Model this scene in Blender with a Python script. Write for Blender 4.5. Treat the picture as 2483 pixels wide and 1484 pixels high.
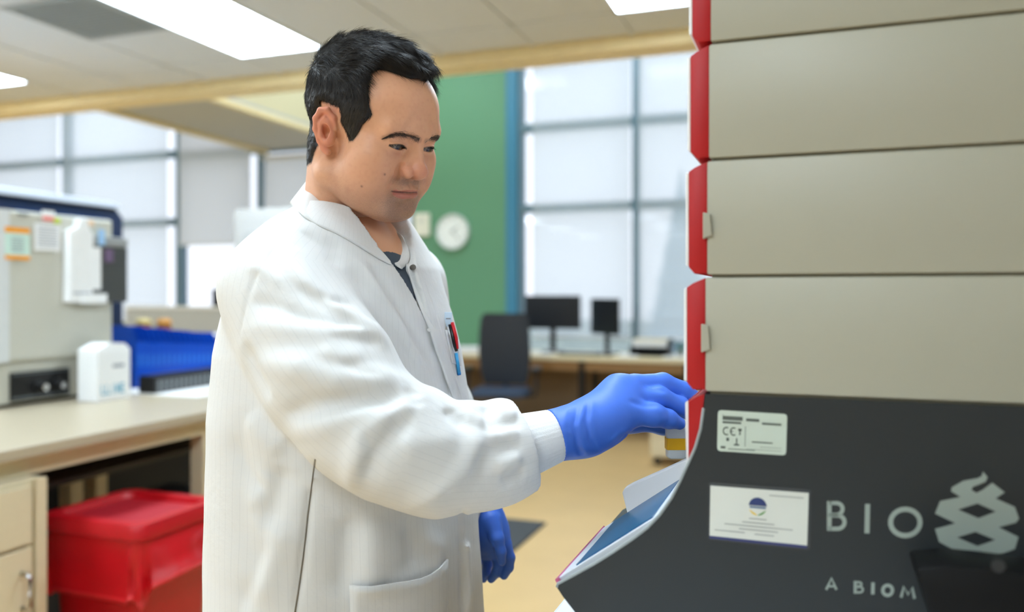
import bpy, bmesh, math, random
import numpy as np
from mathutils import Vector, Matrix

for o in list(bpy.data.objects): bpy.data.objects.remove(o)
SC = bpy.context.scene
COL = SC.collection
R20 = math.radians(-20)          # the room is turned 20 degrees against the view
F, CX, HY, CAMH = 2000.0, 1241.5, 712.0, 1.41

# ------------------------------------------------------------------ camera
cam = bpy.data.cameras.new('camera'); camo = bpy.data.objects.new('camera', cam); COL.objects.link(camo)
cam.sensor_fit = 'HORIZONTAL'; cam.sensor_width = 36.0; cam.lens = F/2483*36
cam.shift_x = 0.0; cam.shift_y = (HY-742)/2483
camo.location = (0, 0, CAMH); camo.rotation_euler = (math.radians(90), 0, 0)
cam.clip_start = 0.05; cam.clip_end = 200
cam.dof.use_dof = True; cam.dof.focus_distance = 1.13; cam.dof.aperture_fstop = 2.1; cam.dof.aperture_blades = 0
SC.camera = camo

# ------------------------------------------------------------------ world, exposure
w = bpy.data.worlds.new('overcast_sky'); SC.world = w; w.use_nodes = True
nt = w.node_tree; bg = nt.nodes['Background']
tc = nt.nodes.new('ShaderNodeTexCoord'); sep = nt.nodes.new('ShaderNodeSeparateXYZ')
rmp = nt.nodes.new('ShaderNodeValToRGB')
nt.links.new(tc.outputs['Generated'], sep.inputs[0]); nt.links.new(sep.outputs['Z'], rmp.inputs[0])
rmp.color_ramp.elements[0].position = 0.0; rmp.color_ramp.elements[0].color = (0.93, 0.96, 1.0, 1)
rmp.color_ramp.elements[1].position = 0.6; rmp.color_ramp.elements[1].color = (0.78, 0.89, 1.0, 1)
nt.links.new(rmp.outputs[0], bg.inputs['Color']); bg.inputs['Strength'].default_value = 1.25
vs = SC.view_settings
vs.view_transform = 'Standard'; vs.look = 'None'; vs.gamma = 1.0; vs.use_curve_mapping = False
vs.exposure = 0.42
LAMP = 16.5                        # radiance of the ceiling light panels

# ------------------------------------------------------------------ helpers
def lin(c):
    return tuple(((v/255)/12.92 if v/255 <= .04045 else ((v/255+.055)/1.055)**2.4) for v in c)
MATS = {}
def mat(name, rgb, rough=.5, metal=0., var=.06, vscale=30., bump=0., bscale=200., spec=.5, trans=0., emit=None, estr=0., alpha=1., sss=0., coat=0., ior=1.45):
    if name in MATS: return MATS[name]
    m = bpy.data.materials.new(name); m.use_nodes = True; t = m.node_tree; b = t.nodes['Principled BSDF']
    c = lin(rgb)
    g = t.nodes.new('ShaderNodeTexCoord')
    if var > 0:
        n = t.nodes.new('ShaderNodeTexNoise'); n.inputs['Scale'].default_value = vscale; n.inputs['Detail'].default_value = 3
        t.links.new(g.outputs['Object'], n.inputs['Vector'])
        mx = t.nodes.new('ShaderNodeMix'); mx.data_type = 'RGBA'
        mx.inputs['A'].default_value = (*[v*(1-var) for v in c], 1); mx.inputs['B'].default_value = (*[min(1, v*(1+var)) for v in c], 1)
        t.links.new(n.outputs['Fac'], mx.inputs['Factor']); t.links.new(mx.outputs['Result'], b.inputs['Base Color'])
    else: b.inputs['Base Color'].default_value = (*c, 1)
    if bump > 0:
        n2 = t.nodes.new('ShaderNodeTexNoise'); n2.inputs['Scale'].default_value = bscale; n2.inputs['Detail'].default_value = 4
        t.links.new(g.outputs['Object'], n2.inputs['Vector'])
        bp = t.nodes.new('ShaderNodeBump'); bp.inputs['Strength'].default_value = bump; bp.inputs['Distance'].default_value = .002
        t.links.new(n2.outputs['Fac'], bp.inputs['Height']); t.links.new(bp.outputs['Normal'], b.inputs['Normal'])
    b.inputs['Roughness'].default_value = rough; b.inputs['Metallic'].default_value = metal
    b.inputs['Specular IOR Level'].default_value = spec; b.inputs['IOR'].default_value = ior
    b.inputs['Transmission Weight'].default_value = trans; b.inputs['Alpha'].default_value = alpha
    b.inputs['Coat Weight'].default_value = coat
    if sss: b.inputs['Subsurface Weight'].default_value = sss; b.inputs['Subsurface Radius'].default_value = (.9, .35, .2); b.inputs['Subsurface Scale'].default_value = .006
    if emit: b.inputs['Emission Color'].default_value = (*lin(emit), 1); b.inputs['Emission Strength'].default_value = estr
    MATS[name] = m; return m

class MB:
    """collects shapes into one mesh"""
    def __init__(s): s.bm = bmesh.new()
    def box(s, x0, x1, y0, y1, z0, z1, bev=0., seg=2):
        b = bmesh.new() if bev else s.bm
        v = [b.verts.new(p) for p in ((x0,y0,z0),(x1,y0,z0),(x1,y1,z0),(x0,y1,z0),(x0,y0,z1),(x1,y0,z1),(x1,y1,z1),(x0,y1,z1))]
        for f in ((0,3,2,1),(4,5,6,7),(0,1,5,4),(1,2,6,5),(2,3,7,6),(3,0,4,7)): b.faces.new([v[i] for i in f])
        if bev:
            bmesh.ops.bevel(b, geom=b.edges[:], offset=bev, segments=seg, profile=.5, affect='EDGES')
            s.merge(b)
        return s
    def merge(s, b, M=None):
        b.verts.index_update(); nv = [s.bm.verts.new((M @ q.co) if M else q.co) for q in b.verts]
        for f in b.faces:
            try: s.bm.faces.new([nv[q.index] for q in f.verts])
            except ValueError: pass
        b.free(); return s
    def add(s, vs, fs):
        v = [s.bm.verts.new(p) for p in vs]
        for f in fs:
            try: s.bm.faces.new([v[i] for i in f])
            except ValueError: pass
        return s
    def prism(s, poly, a0, a1, ax='y', bev=0.):
        """poly: 2-D outline; ax: extrusion axis; the other two axes in order"""
        b = bmesh.new()
        def mk(p, a): return {'y': (p[0], a, p[1]), 'z': (p[0], p[1], a), 'x': (a, p[0], p[1])}[ax]
        A = [b.verts.new(mk(p, a0)) for p in poly]; B = [b.verts.new(mk(p, a1)) for p in poly]
        n = len(poly); b.faces.new(A); b.faces.new(B[::-1])
        for i in range(n): b.faces.new((A[i], B[i], B[(i+1) % n], A[(i+1) % n]))
        bmesh.ops.recalc_face_normals(b, faces=b.faces[:])
        if bev: bmesh.ops.bevel(b, geom=b.edges[:], offset=bev, segments=2, profile=.5, affect='EDGES')
        return s.merge(b)
    def tube(s, pts, r, n=10, cap=True):
        pts = [Vector(p) for p in pts]; rs = r if isinstance(r, (list, tuple)) else [r]*len(pts)
        rings = []
        up = Vector((0, 0, 1))
        for i, p in enumerate(pts):
            d = (pts[min(i+1, len(pts)-1)]-pts[max(i-1, 0)]).normalized()
            a = d.cross(up)
            if a.length < .05: a = d.cross(Vector((1, 0, 0)))
            a.normalize(); c = d.cross(a)
            rings.append([s.bm.verts.new(p+(a*math.cos(k*2*math.pi/n)+c*math.sin(k*2*math.pi/n))*rs[i]) for k in range(n)])
        for A, B in zip(rings, rings[1:]):
            for k in range(n): s.bm.faces.new((A[k], A[(k+1) % n], B[(k+1) % n], B[k]))
        if cap: s.bm.faces.new(rings[0][::-1]); s.bm.faces.new(rings[-1])
        return s
    def lathe(s, prof, n=24, M=None):
        """prof: (r, z) from bottom to top, about z"""
        b = bmesh.new(); rings = []
        for r, z in prof: rings.append([b.verts.new((max(r, 1e-5)*math.cos(k*2*math.pi/n), max(r, 1e-5)*math.sin(k*2*math.pi/n), z)) for k in range(n)])
        for A, B in zip(rings, rings[1:]):
            for k in range(n): b.faces.new((A[k], A[(k+1) % n], B[(k+1) % n], B[k]))
        b.faces.new(rings[0][::-1]); b.faces.new(rings[-1])
        return s.merge(b, M)
    def build(s, name, m, parent=None, smooth=False, loc=None, rot=None):
        bmesh.ops.recalc_face_normals(s.bm, faces=s.bm.faces[:])
        me = bpy.data.meshes.new(name); s.bm.to_mesh(me); s.bm.free()
        return link(name, me, m, parent, smooth, loc, rot)
def link(name, me, m, parent=None, smooth=False, loc=None, rot=None):
    if m and not me.materials: me.materials.append(m)
    if smooth:
        me.polygons.foreach_set('use_smooth', [True]*len(me.polygons))
        if smooth == 'auto': me.set_sharp_from_angle(angle=math.radians(40))
    o = bpy.data.objects.new(name, me); COL.objects.link(o)
    if parent: o.parent = parent
    if loc: o.location = loc
    if rot: o.rotation_euler = rot
    return o
def tag(o, label=None, cat=None, group=None, kind=None):
    if label: o['label'] = label
    if cat: o['category'] = cat
    if group: o['group'] = group
    if kind: o['kind'] = kind
    return o
def W(u, v, z=0.): return Vector((u*math.cos(R20)-v*math.sin(R20), u*math.sin(R20)+v*math.cos(R20), z))
def thing(name, label, cat, u, v, z, rz=0., group=None, rot=None):
    o = bpy.data.objects.new(name, None); COL.objects.link(o); o.empty_display_size = .05
    o.location = W(u, v, z); o.rotation_euler = rot or (0, 0, R20+rz)
    return tag(o, label, cat, group)
def struct(o):
    o.rotation_euler = (0, 0, R20); o['kind'] = 'structure'; return o
def px(x, y, D): return Vector(((x-CX)/F*D, D, CAMH+(HY-y)/F*D))
def side(x, y, v):
    """point (u, z) of the pixel's ray on the room plane v"""
    dx = (x-CX)/F; t = v/(dx*math.sin(-R20)+math.cos(R20)); return ((dx*math.cos(R20)-math.sin(-R20))*t, CAMH+(HY-y)/F*t)
def sideu(x, y, u):
    """point (v, z) of the pixel's ray on the room plane u"""
    dx = (x-CX)/F; t = u/(dx*math.cos(R20)-math.sin(-R20)); return ((dx*math.sin(-R20)+math.cos(R20))*t, CAMH+(HY-y)/F*t)
# ------------------------------------------------------------------ the room
VW, VB, ZC, ZH = 8.5, 4.75, 2.9, 4.45      # window wall, end of the low ceiling, low and high ceiling
UL, UR, VK = -12.2, 3.2, -6.6
M_floor = mat('tan_linoleum', (206, 172, 120), .34, var=.10, vscale=3.5, bump=.05)
M_green = mat('green_paint', (98, 148, 114), .6, var=.03)
M_white = mat('white_paint', (192, 190, 185), .65, var=.03)
M_cream = mat('cream_paint', (218, 205, 166), .6, var=.03)
M_tile = mat('ceiling_tile', (220, 223, 226), .85, var=.06, vscale=160, bump=.3, bscale=500)
M_tbar = mat('ceiling_grid_metal', (222, 224, 226), .5, var=.02)
M_trim = mat('tan_oak_trim', (250, 224, 172), .5, var=.12, vscale=14)
M_frame = mat('grey_blue_aluminium', (104, 128, 140), .42, metal=.3, var=.04)
M_bluefr = mat('blue_window_jamb', (60, 128, 160), .45, var=.04)
M_glass = bpy.data.materials.new('window_glass'); M_glass.use_nodes = True
_t = M_glass.node_tree; _t.nodes.clear(); _o = _t.nodes.new('ShaderNodeOutputMaterial'); _g = _t.nodes.new('ShaderNodeBsdfGlossy'); _g.inputs['Roughness'].default_value = .02
_tr = _t.nodes.new('ShaderNodeBsdfTransparent'); _tr.inputs[0].default_value = (.94, .95, .98, 1); _mx = _t.nodes.new('ShaderNodeMixShader'); _mx.inputs[0].default_value = .06
_t.links.new(_tr.outputs[0], _mx.inputs[1]); _t.links.new(_g.outputs[0], _mx.inputs[2]); _t.links.new(_mx.outputs[0], _o.inputs[0])
def fabric_mat(name, rgb, through, open_):
    m = bpy.data.materials.new(name); m.use_nodes = True; t = m.node_tree; t.nodes.clear(); o = t.nodes.new('ShaderNodeOutputMaterial')
    a = t.nodes.new('ShaderNodeBsdfDiffuse'); a.inputs[0].default_value = (*lin(rgb), 1)
    b = t.nodes.new('ShaderNodeBsdfTranslucent'); b.inputs[0].default_value = (*lin(rgb), 1)
    c = t.nodes.new('ShaderNodeBsdfTransparent'); m1 = t.nodes.new('ShaderNodeMixShader'); m2 = t.nodes.new('ShaderNodeMixShader')
    m1.inputs[0].default_value = through; m2.inputs[0].default_value = open_
    n = t.nodes.new('ShaderNodeTexNoise'); n.inputs['Scale'].default_value = 400; g = t.nodes.new('ShaderNodeTexCoord'); t.links.new(g.outputs['Object'], n.inputs['Vector'])
    bp = t.nodes.new('ShaderNodeBump'); bp.inputs['Strength'].default_value = .1; t.links.new(n.outputs['Fac'], bp.inputs['Height']); t.links.new(bp.outputs[0], a.inputs['Normal'])
    t.links.new(a.outputs[0], m1.inputs[1]); t.links.new(b.outputs[0], m1.inputs[2]); t.links.new(m1.outputs[0], m2.inputs[1]); t.links.new(c.outputs[0], m2.inputs[2]); t.links.new(m2.outputs[0], o.inputs[0])
    MATS[name] = m; return m
M_screenshade = fabric_mat('sheer_solar_shade', (240, 244, 246), .75, .55)
M_shade = fabric_mat('grey_roller_shade', (246, 244, 242), .82, .03)

struct(MB().box(UL, UR, VK, VW, -.1, 0).build('floor', M_floor))
# walls (window openings left free)
WIN = [(-3.03, .9), (-7.68, -4.3), (-11.6, -7.68)]          # u ranges of the glazed bays in the far wall
m = MB()
m.box(UL, -11.6, VW, VW+.2, 0, ZH).box(-4.3, -3.16, VW, VW+.2, 0, ZH).box(.9, UR, VW, VW+.2, 0, ZH)
m.box(-11.6, -4.3, VW, VW+.2, 0, 1.0).box(-11.6, -4.3, VW, VW+.2, 4.05, ZH)
m.box(-3.16, .9, VW, VW+.2, 0, .72).box(-3.16, .9, VW, VW+.2, 4.05, ZH)
struct(m.build('wall_window', M_green))
struct(MB().box(UL-.2, UL, VK, VW+.2, 0, ZH).build('wall_left', M_white))
struct(MB().box(UR, UR+.2, VK, VW+.2, 0, ZH).build('wall_right', M_white))
struct(MB().box(UL, UR, VK-.2, VK, 0, ZH).build('wall_back', M_white))
struct(MB().box(UL, UR, VB, VW, ZH, ZH+.1).build('ceiling_1', M_white))
struct(MB().box(UL, UR, VB, VB+.12, ZC-.0, ZH).build('wall_upper', M_cream))
struct(MB().box(UL, UR, VB-.05, VB+.16, ZC-.075, ZC+.02, .006).build('trim_1', M_trim))
struct(MB().box(UL, UR, VW-.015, VW, 0, .11).build('baseboard_window', mat('dark_rubber_base', (96, 82, 62), .6)))

# windows : frames, mullions, panes
def window(n, u0, u1, us, z0, z1, zs):
    root = bpy.data.objects.new('window_%d' % n, None); COL.objects.link(root); struct(root)
    fr = MB().box(u0, u1, VW+.02, VW+.14, z0, z0+.06).box(u0, u1, VW+.02, VW+.14, z1-.05, z1).box(u0, u0+.05, VW+.02, VW+.14, z0, z1).box(u1-.05, u1, VW+.02, VW+.14, z0, z1)
    fr.build('window_frame', M_frame, root)
    for q in us: MB().box(q-.035, q+.035, VW+.0, VW+.14, z0, z1, .006).build('mullion', M_frame, root)
    for q in zs: MB().box(u0, u1, VW+.01, VW+.13, q-.045, q+.045, .006).build('transom', M_frame, root)
    ub = [u0]+list(us)+[u1]; zb = [z0]+list(zs)+[z1]
    for a, b in zip(ub, ub[1:]):
        for c, d in zip(zb, zb[1:]): MB().box(a+.03, b-.03, VW+.085, VW+.09, c+.03, d-.03).build('pane', M_glass, root)
    return root
w1 = window(1, -3.03, .9, (-1.73, -.43), .72, 4.05, (2.34, 3.22))
struct(MB().box(-3.16, -3.03, VW-.02, VW+.2, 0, 4.05, .005).build('trim_2', M_bluefr))
w2 = window(2, -7.68, -4.3, (-6.42, -5.3), 1.0, 4.05, (3.2,))
w3 = window(3, -11.6, -7.68, (-9.62,), 1.0, 4.05, (2.34, 3.22))
# roller shades hanging inside the glass
def shade(u0, u1, z0, z1, m, label, v=VW-.05):
    r = thing('roller_shade', label, 'shade', (u0+u1)/2, v, z0)
    h = (u1-u0)/2
    vs_, fs = [], []
    nz = 6
    for s_ in (0, 1):
        for k in range(nz+1): vs_ += [(-h, s_*.003+.004*math.sin(k*1.3), (z1-z0)*k/nz), (h, s_*.003+.004*math.sin(k*1.1+1), (z1-z0)*k/nz)]
    n = 2*(nz+1)
    for k in range(nz): fs += [(2*k, 2*k+1, 2*k+3, 2*k+2), (n+2*k, n+2*k+2, n+2*k+3, n+2*k+1)]
    MB().add(vs_, fs).build('fabric', m, r)
    MB().box(-h, h, -.01, .012, -.02, .012, .004).build('hem_bar', M_tbar, r)
    MB().tube([(-h-.02, 0, z1-z0+.02), (h+.02, 0, z1-z0+.02)], .03, 12).build('roller', M_tbar, r)
    return r
shade(-2.84, -1.77, .95, 3.93, M_screenshade, 'sheer white solar shade lowered over the window bay behind the two monitors')
shade(-1.69, -.47, .95, 3.93, M_screenshade, 'sheer white solar shade lowered over the window bay beside the red bezel tower')
shade(-.40, .80, .95, 3.93, M_screenshade, 'sheer white solar shade hidden mostly behind the tall beige tower')
shade(-7.6, -6.50, 2.04, 3.98, M_shade, 'pale grey roller shade half lowered over bright window left of the man')
shade(-6.30, -4.45, 1.55, 3.05, M_shade, 'grey roller shade lowered behind the neck of the man')
shade(-11.5, -9.66, 1.05, 3.95, M_screenshade, 'sheer pale shade over the window bay farthest left')
shade(-9.58, -7.78, 1.05, 3.95, M_screenshade, 'sheer pale shade over the bay above the blue dividers')

# dropped bulkhead running to the window wall
bk = bpy.data.objects.new('ceiling_2', None); COL.objects.link(bk); struct(bk)
MB().box(-6.3, -5.08, VB+.12, VW, 3.17, 3.24).build('soffit_underside', M_white, bk)
MB().box(-6.3, -5.08, VB+.12, VW, 3.24, ZH).build('soffit_face', M_cream, bk)
MB().box(-6.34, -6.26, VB+.12, VW, 3.13, 3.21).build('soffit_trim', M_trim, bk)
MB().box(-5.12, -5.06, VB+.12, VW, 3.15, 3.20).build('soffit_trim', M_trim, bk)

# low ceiling : tiles, grid, lights, return vent
ceil = bpy.data.objects.new('ceiling', None); COL.objects.link(ceil); struct(ceil)
MB().box(UL, UR, VK, VB-.05, ZC+.05, ZC+.1).build('slab', M_tile, ceil)
us = [-3.38+.6*k for k in range(-15, 12)]; us = [q for q in us if UL < q < UR]
vs2 = [4.3-1.2*k for k in range(0, 10)]
vs2 = [q for q in vs2 if q > VK]
gb = MB()
for q in us: gb.box(q-.012, q+.012, VK, VB-.05, ZC-.004, ZC+.03)
for q in vs2: gb.box(UL, UR, q-.012, q+.012, ZC-.004, ZC+.03)
gb.build('grid_bars', M_tbar, ceil)
lights = [(a, b) for a in (-10.58, -8.18, -5.78, -3.38, -.98) for b in (3.1, .7, -1.7, -4.1)]  # rearmost row is added, unseen behind the camera, for frontal fill light
tm = MB().box(.014, .586, .014, 1.186, 0, .02, .004, 1); bmesh.ops.recalc_face_normals(tm.bm, faces=tm.bm.faces[:])
tme = bpy.data.meshes.new('tile'); tm.bm.to_mesh(tme); tm.bm.free(); tme.materials.append(M_tile)
tm = MB().box(.014, .586, .014, .386, 0, .02, .004, 1); bmesh.ops.recalc_face_normals(tm.bm, faces=tm.bm.faces[:])
tme2 = bpy.data.meshes.new('tile'); tm.bm.to_mesh(tme2); tm.bm.free(); tme2.materials.append(M_tile)
tm = MB().box(.014, .586, .014, .586, 0, .02, .004, 1); bmesh.ops.recalc_face_normals(tm.bm, faces=tm.bm.faces[:])
tme3 = bpy.data.meshes.new('tile'); tm.bm.to_mesh(tme3); tm.bm.free(); tme3.materials.append(M_tile)
for a in us:
    for b in vs2:
        if any(abs(a-la) < .1 and abs(b-lb) < .1 for la, lb in lights) or a+.6 > UR: continue
        if abs(a+3.98) < .05 and abs(b-3.1) < .05: link('tile', tme3, None, ceil, loc=(a, 3.7, ZC)); continue
        link('tile', tme2 if b > 4.2 else tme, None, ceil, loc=(a, b, ZC))
M_lamp = mat('light_panel', (255, 255, 255), .5, var=0, emit=(220, 240, 255), estr=LAMP)
names = {(-3.38, 3.1): 'long bright ceiling light panel above the head of the man', (-5.78, 3.1): 'bright ceiling light panel at the left edge above the dark machine', (-.98, 3.1): 'bright ceiling light panel at the top right of the green wall'}
for a, b in lights:
    r = thing('ceiling_light', names.get((a, b), 'unseen recessed white ceiling light panel outside the picture'), 'ceiling light', a+.3, b+.6, ZC, group='recessed ceiling light panels')
    MB().box(-.286, .286, -.586, .586, -.001, .012).build('diffuser', M_lamp, r)
    MB().box(-.30, -.286, -.60, .60, -.006, .02).box(.286, .30, -.60, .60, -.006, .02).box(-.286, .286, -.60, -.586, -.006, .02).box(-.286, .286, .586, .60, -.006, .02).build('frame', M_tbar, r)
M_lamp2 = mat('light_panel_high', (255, 255, 255), .5, var=0, emit=(224, 242, 255), estr=11)
# unseen panels in the high ceiling, more added to brighten wall top and bulkhead
for a, b in ((-3.9, 7.4), (-1.5, 7.4), (-8.9, 7.4), (-3.9, 5.9), (-1.5, 5.9), (-8.9, 5.9)):
    r = thing('ceiling_light', 'unseen recessed light panel in the high ceiling near the window wall', 'ceiling light', a, b, ZH, group='high ceiling light panels')
    MB().box(-.6, .6, -.29, .29, -.012, -.001).build('diffuser', M_lamp2, r); MB().box(-.62, .62, -.31, .31, -.008, 0).build('frame', M_tbar, r)
r = thing('return_vent', 'grey slotted return air grille beside the long ceiling light', 'air vent', -3.68, 3.4, ZC)
Mv = mat('vent_grey', (158, 164, 166), .5, var=.03)
MB().box(-.285, .285, -.285, .285, .004, .012).build('backing', mat('vent_dark', (120, 126, 130), .7), r)
MB().box(-.29, -.25, -.29, .29, -.008, .006).box(.25, .29, -.29, .29, -.008, .006).box(-.25, .25, -.29, -.25, -.008, .006).box(-.25, .25, .25, .29, -.008, .006).build('frame', Mv, r)
for k in range(14): MB().box(-.25, .25, -.24+k*.036, -.222+k*.036, -.006, .004).build('slat', Mv, r)
r = thing('sprinkler_head', 'small sprinkler head under the pale bulkhead', 'sprinkler', -5.9, 5.75, 3.17)
MB().lathe([(.012, -.05), (.03, -.045), (.012, -.035), (.012, -.012), (.035, -.008), (.04, 0)], 14).build('body', mat('grey_metal', (120, 124, 126), .4, metal=.8), r, True)

# outside : a row of conifers, haze put into their foliage colour
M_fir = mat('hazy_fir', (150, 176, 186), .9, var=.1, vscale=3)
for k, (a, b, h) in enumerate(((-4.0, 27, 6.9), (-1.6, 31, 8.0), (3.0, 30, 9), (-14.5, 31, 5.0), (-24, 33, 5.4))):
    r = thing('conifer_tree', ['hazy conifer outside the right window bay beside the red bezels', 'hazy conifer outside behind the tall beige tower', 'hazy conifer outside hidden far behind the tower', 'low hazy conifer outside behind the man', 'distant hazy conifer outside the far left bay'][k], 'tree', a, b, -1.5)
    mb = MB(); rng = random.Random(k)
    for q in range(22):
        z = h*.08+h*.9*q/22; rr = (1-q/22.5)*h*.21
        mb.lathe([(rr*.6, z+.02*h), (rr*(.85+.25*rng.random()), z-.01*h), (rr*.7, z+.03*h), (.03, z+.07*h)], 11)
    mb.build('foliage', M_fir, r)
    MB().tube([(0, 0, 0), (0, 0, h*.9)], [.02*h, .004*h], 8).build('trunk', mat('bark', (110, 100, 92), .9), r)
struct(MB().box(-60, 40, VW+1.2, 90, -1.7, -1.5).build('ground_outside', mat('outside_ground', (150, 160, 150), .9)))
# ------------------------------------------------------------------ left bench and what stands on it
M_lam = mat('beige_laminate', (180, 167, 143), .35, var=.04)
M_steel = mat('beige_painted_steel', (214, 200, 168), .4, var=.04)
M_dark = mat('near_black', (28, 28, 30), .5, var=.05)
M_black = mat('black_plastic', (20, 20, 22), .38, var=.05)
M_chrome = mat('chrome', (200, 200, 200), .18, metal=1, var=.02)
M_paper = mat('white_paper', (240, 240, 240), .7, var=.02)
M_putty = mat('putty_enamel', (200, 198, 186), .38, var=.04, vscale=6)
b0 = thing('lab_bench', 'long beige laminate lab bench on steel legs at the left', 'bench', -3.16, 2.5, 0)
def lb(u, v): return u+3.16, v-2.5
MB().box(-.79, .79, -1.8, 1.75, .88, .92, .005).build('worktop', M_lam, b0)
MB().box(.70, .74, -1.78, 1.72, .815, .88).build('apron', M_steel, b0)
MB().box(-.74, -.70, -1.78, 1.72, .815, .88).build('apron', M_steel, b0)
for u, v in ((-2.46, 1.1), (-2.46, 2.87), (-2.46, 4.05), (-3.0, 2.69), (-3.0, 2.82), (-3.9, 1.1), (-3.9, 2.87), (-3.9, 4.05)): MB().box(u+3.16-.035, u+3.16+.035, v-2.5-.032, v-2.5+.032, 0, .85, .004).build('leg', M_steel, b0)
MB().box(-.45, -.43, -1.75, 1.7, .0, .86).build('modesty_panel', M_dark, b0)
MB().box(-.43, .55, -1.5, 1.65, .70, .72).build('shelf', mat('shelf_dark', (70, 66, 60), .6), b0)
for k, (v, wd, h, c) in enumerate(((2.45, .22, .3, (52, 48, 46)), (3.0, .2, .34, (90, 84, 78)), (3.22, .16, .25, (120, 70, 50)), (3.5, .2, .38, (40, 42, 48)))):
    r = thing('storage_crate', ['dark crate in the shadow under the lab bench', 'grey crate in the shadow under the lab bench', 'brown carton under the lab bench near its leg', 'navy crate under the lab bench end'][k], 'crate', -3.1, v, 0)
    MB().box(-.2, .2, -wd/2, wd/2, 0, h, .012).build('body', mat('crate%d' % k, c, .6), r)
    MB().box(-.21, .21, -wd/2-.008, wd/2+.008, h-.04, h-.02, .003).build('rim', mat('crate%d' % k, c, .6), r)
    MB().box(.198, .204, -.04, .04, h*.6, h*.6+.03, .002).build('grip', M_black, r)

# under-bench drawer cabinet
c0 = thing('base_cabinet', 'beige steel base cabinet with drawer over door at bottom left', 'cabinet', -2.66, 1.55, 0)
vr = sideu(115, 1200, -2.35)[0]-1.55
MB().box(-.30, .29, -.5, vr, .08, .812, .003).build('body', M_steel, c0)
MB().box(-.28, .24, -.48, vr-.02, 0, .08).build('plinth', M_dark, c0)
zs = sideu(60, 1327, -2.35)[1]
MB().box(.29, .31, -.47, vr-.055, zs+.006, .795, .003).build('drawer_front', M_steel, c0)
MB().box(.29, .31, vr-.04, vr, .08, .812, .003).build('side_stile', M_steel, c0)
d = MB().box(.29, .31, -.47, vr-.055, .10, zs-.006, .003).build('door', M_steel, c0)
hv, hz1 = sideu(64, 1392, -2.33); hz0 = hz1-.11; hv -= 1.55
MB().tube([(.31, hv, hz1), (.335, hv, hz1), (.345, hv, hz1-.012), (.345, hv, hz0+.012), (.335, hv, hz0), (.31, hv, hz0)], .007, 8).build('handle', M_chrome, d, True)

# red waste bin with bag liner
M_red = mat('red_bin_plastic', (182, 8, 24), .42, var=.05)
bn = thing('waste_bin', 'red lidded biohazard waste bin beside the lab bench', 'bin', -2.285, 2.315, 0)
def rrect(hx, hy, r, n=5):
    o = []
    for cx_, cy_, a0 in ((hx-r, hy-r, 0), (-hx+r, hy-r, 90), (-hx+r, -hy+r, 180), (hx-r, -hy+r, 270)):
        for k in range(n): a = math.radians(a0+90*k/(n-1)); o.append((cx_+r*math.cos(a), cy_+r*math.sin(a)))
    return o
def loft(rings, cap0=True, cap1=True):
    mb = MB(); n = len(rings[0]); vs_ = [p for r_ in rings for p in r_]; fs = []
    for i in range(len(rings)-1):
        for k in range(n): fs.append((i*n+k, i*n+(k+1) % n, (i+1)*n+(k+1) % n, (i+1)*n+k))
    if cap0: fs.append(tuple(range(n))[::-1])
    if cap1: fs.append(tuple(range((len(rings)-1)*n, len(rings)*n)))
    return mb.add(vs_, fs)
loft([[(x, y, z) for x, y in rrect(hx, hy, .05)] for hx, hy, z in ((.17, .145, 0), (.18, .155, .02), (.203, .18, .57), (.212, .19, .60))]).build('body', M_red, bn, 'auto')
lid = loft([[(x, y, z) for x, y in rrect(hx, hy, .05)] for hx, hy, z in ((.222, .200, .595), (.230, .208, .60), (.230, .208, .632), (.222, .200, .65), (.202, .178, .654), (.188, .163, .650), (.180, .155, .630))]).build('lid', M_red, bn, 'auto')
MB().box(-.15, .15, -.125, .125, .626, .633, .003).build('lid_panel', mat('red_bin_dull', (172, 26, 42), .5), lid)
# the liner hangs down outside the rim
M_bag = mat('red_film', (206, 16, 30), .35, var=.08, vscale=8, trans=.15)
bagr = thing('bag_liner', 'thin red plastic bag liner hanging wrinkled out under the bin lid', 'bag', -2.285, 2.315, 0)
rings = []; rg = random.Random(4); NB = 96
ph = [rg.random()*6.28 for _ in range(6)]
for i in range(14):
    t = i/13; ring = []
    base = rrect(1, 1, .25, NB//4)
    for k, (x, y) in enumerate(base):
        a = k/NB*6.283
        fold = .022*math.sin(9*a+ph[0])+.014*math.sin(17*a+ph[1]+t*2)+.005*math.sin(31*a+ph[2]-t*3)
        off = .012+t*(.015+.9*max(0, fold))+.004*t*math.sin(5*a+7*t)
        hem = .425+.035*math.sin(2*a+ph[3])+.03*math.sin(4*a+ph[4])
        z = .592-t*(.592-hem)
        tap = .203-(.592-z)*.06
        ring.append((x*(tap+off), y*(tap-.022+off), z))
    rings.append(ring)
loft(rings, False, False).build('film', M_bag, bagr, True)
hemr = []
for dz, dd in ((0, 0), (-.004, .004), (-.012, .004), (-.016, 0), (-.012, -.003), (-.004, -.003)):
    hemr.append([(x*(1+dd/.22), y*(1+dd/.2), z+dz) for x, y, z in rings[-1]])
loft(hemr+[hemr[0]], False, False).build('hem', mat('red_film_hem', (215, 40, 45), .3), bagr, True)

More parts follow.
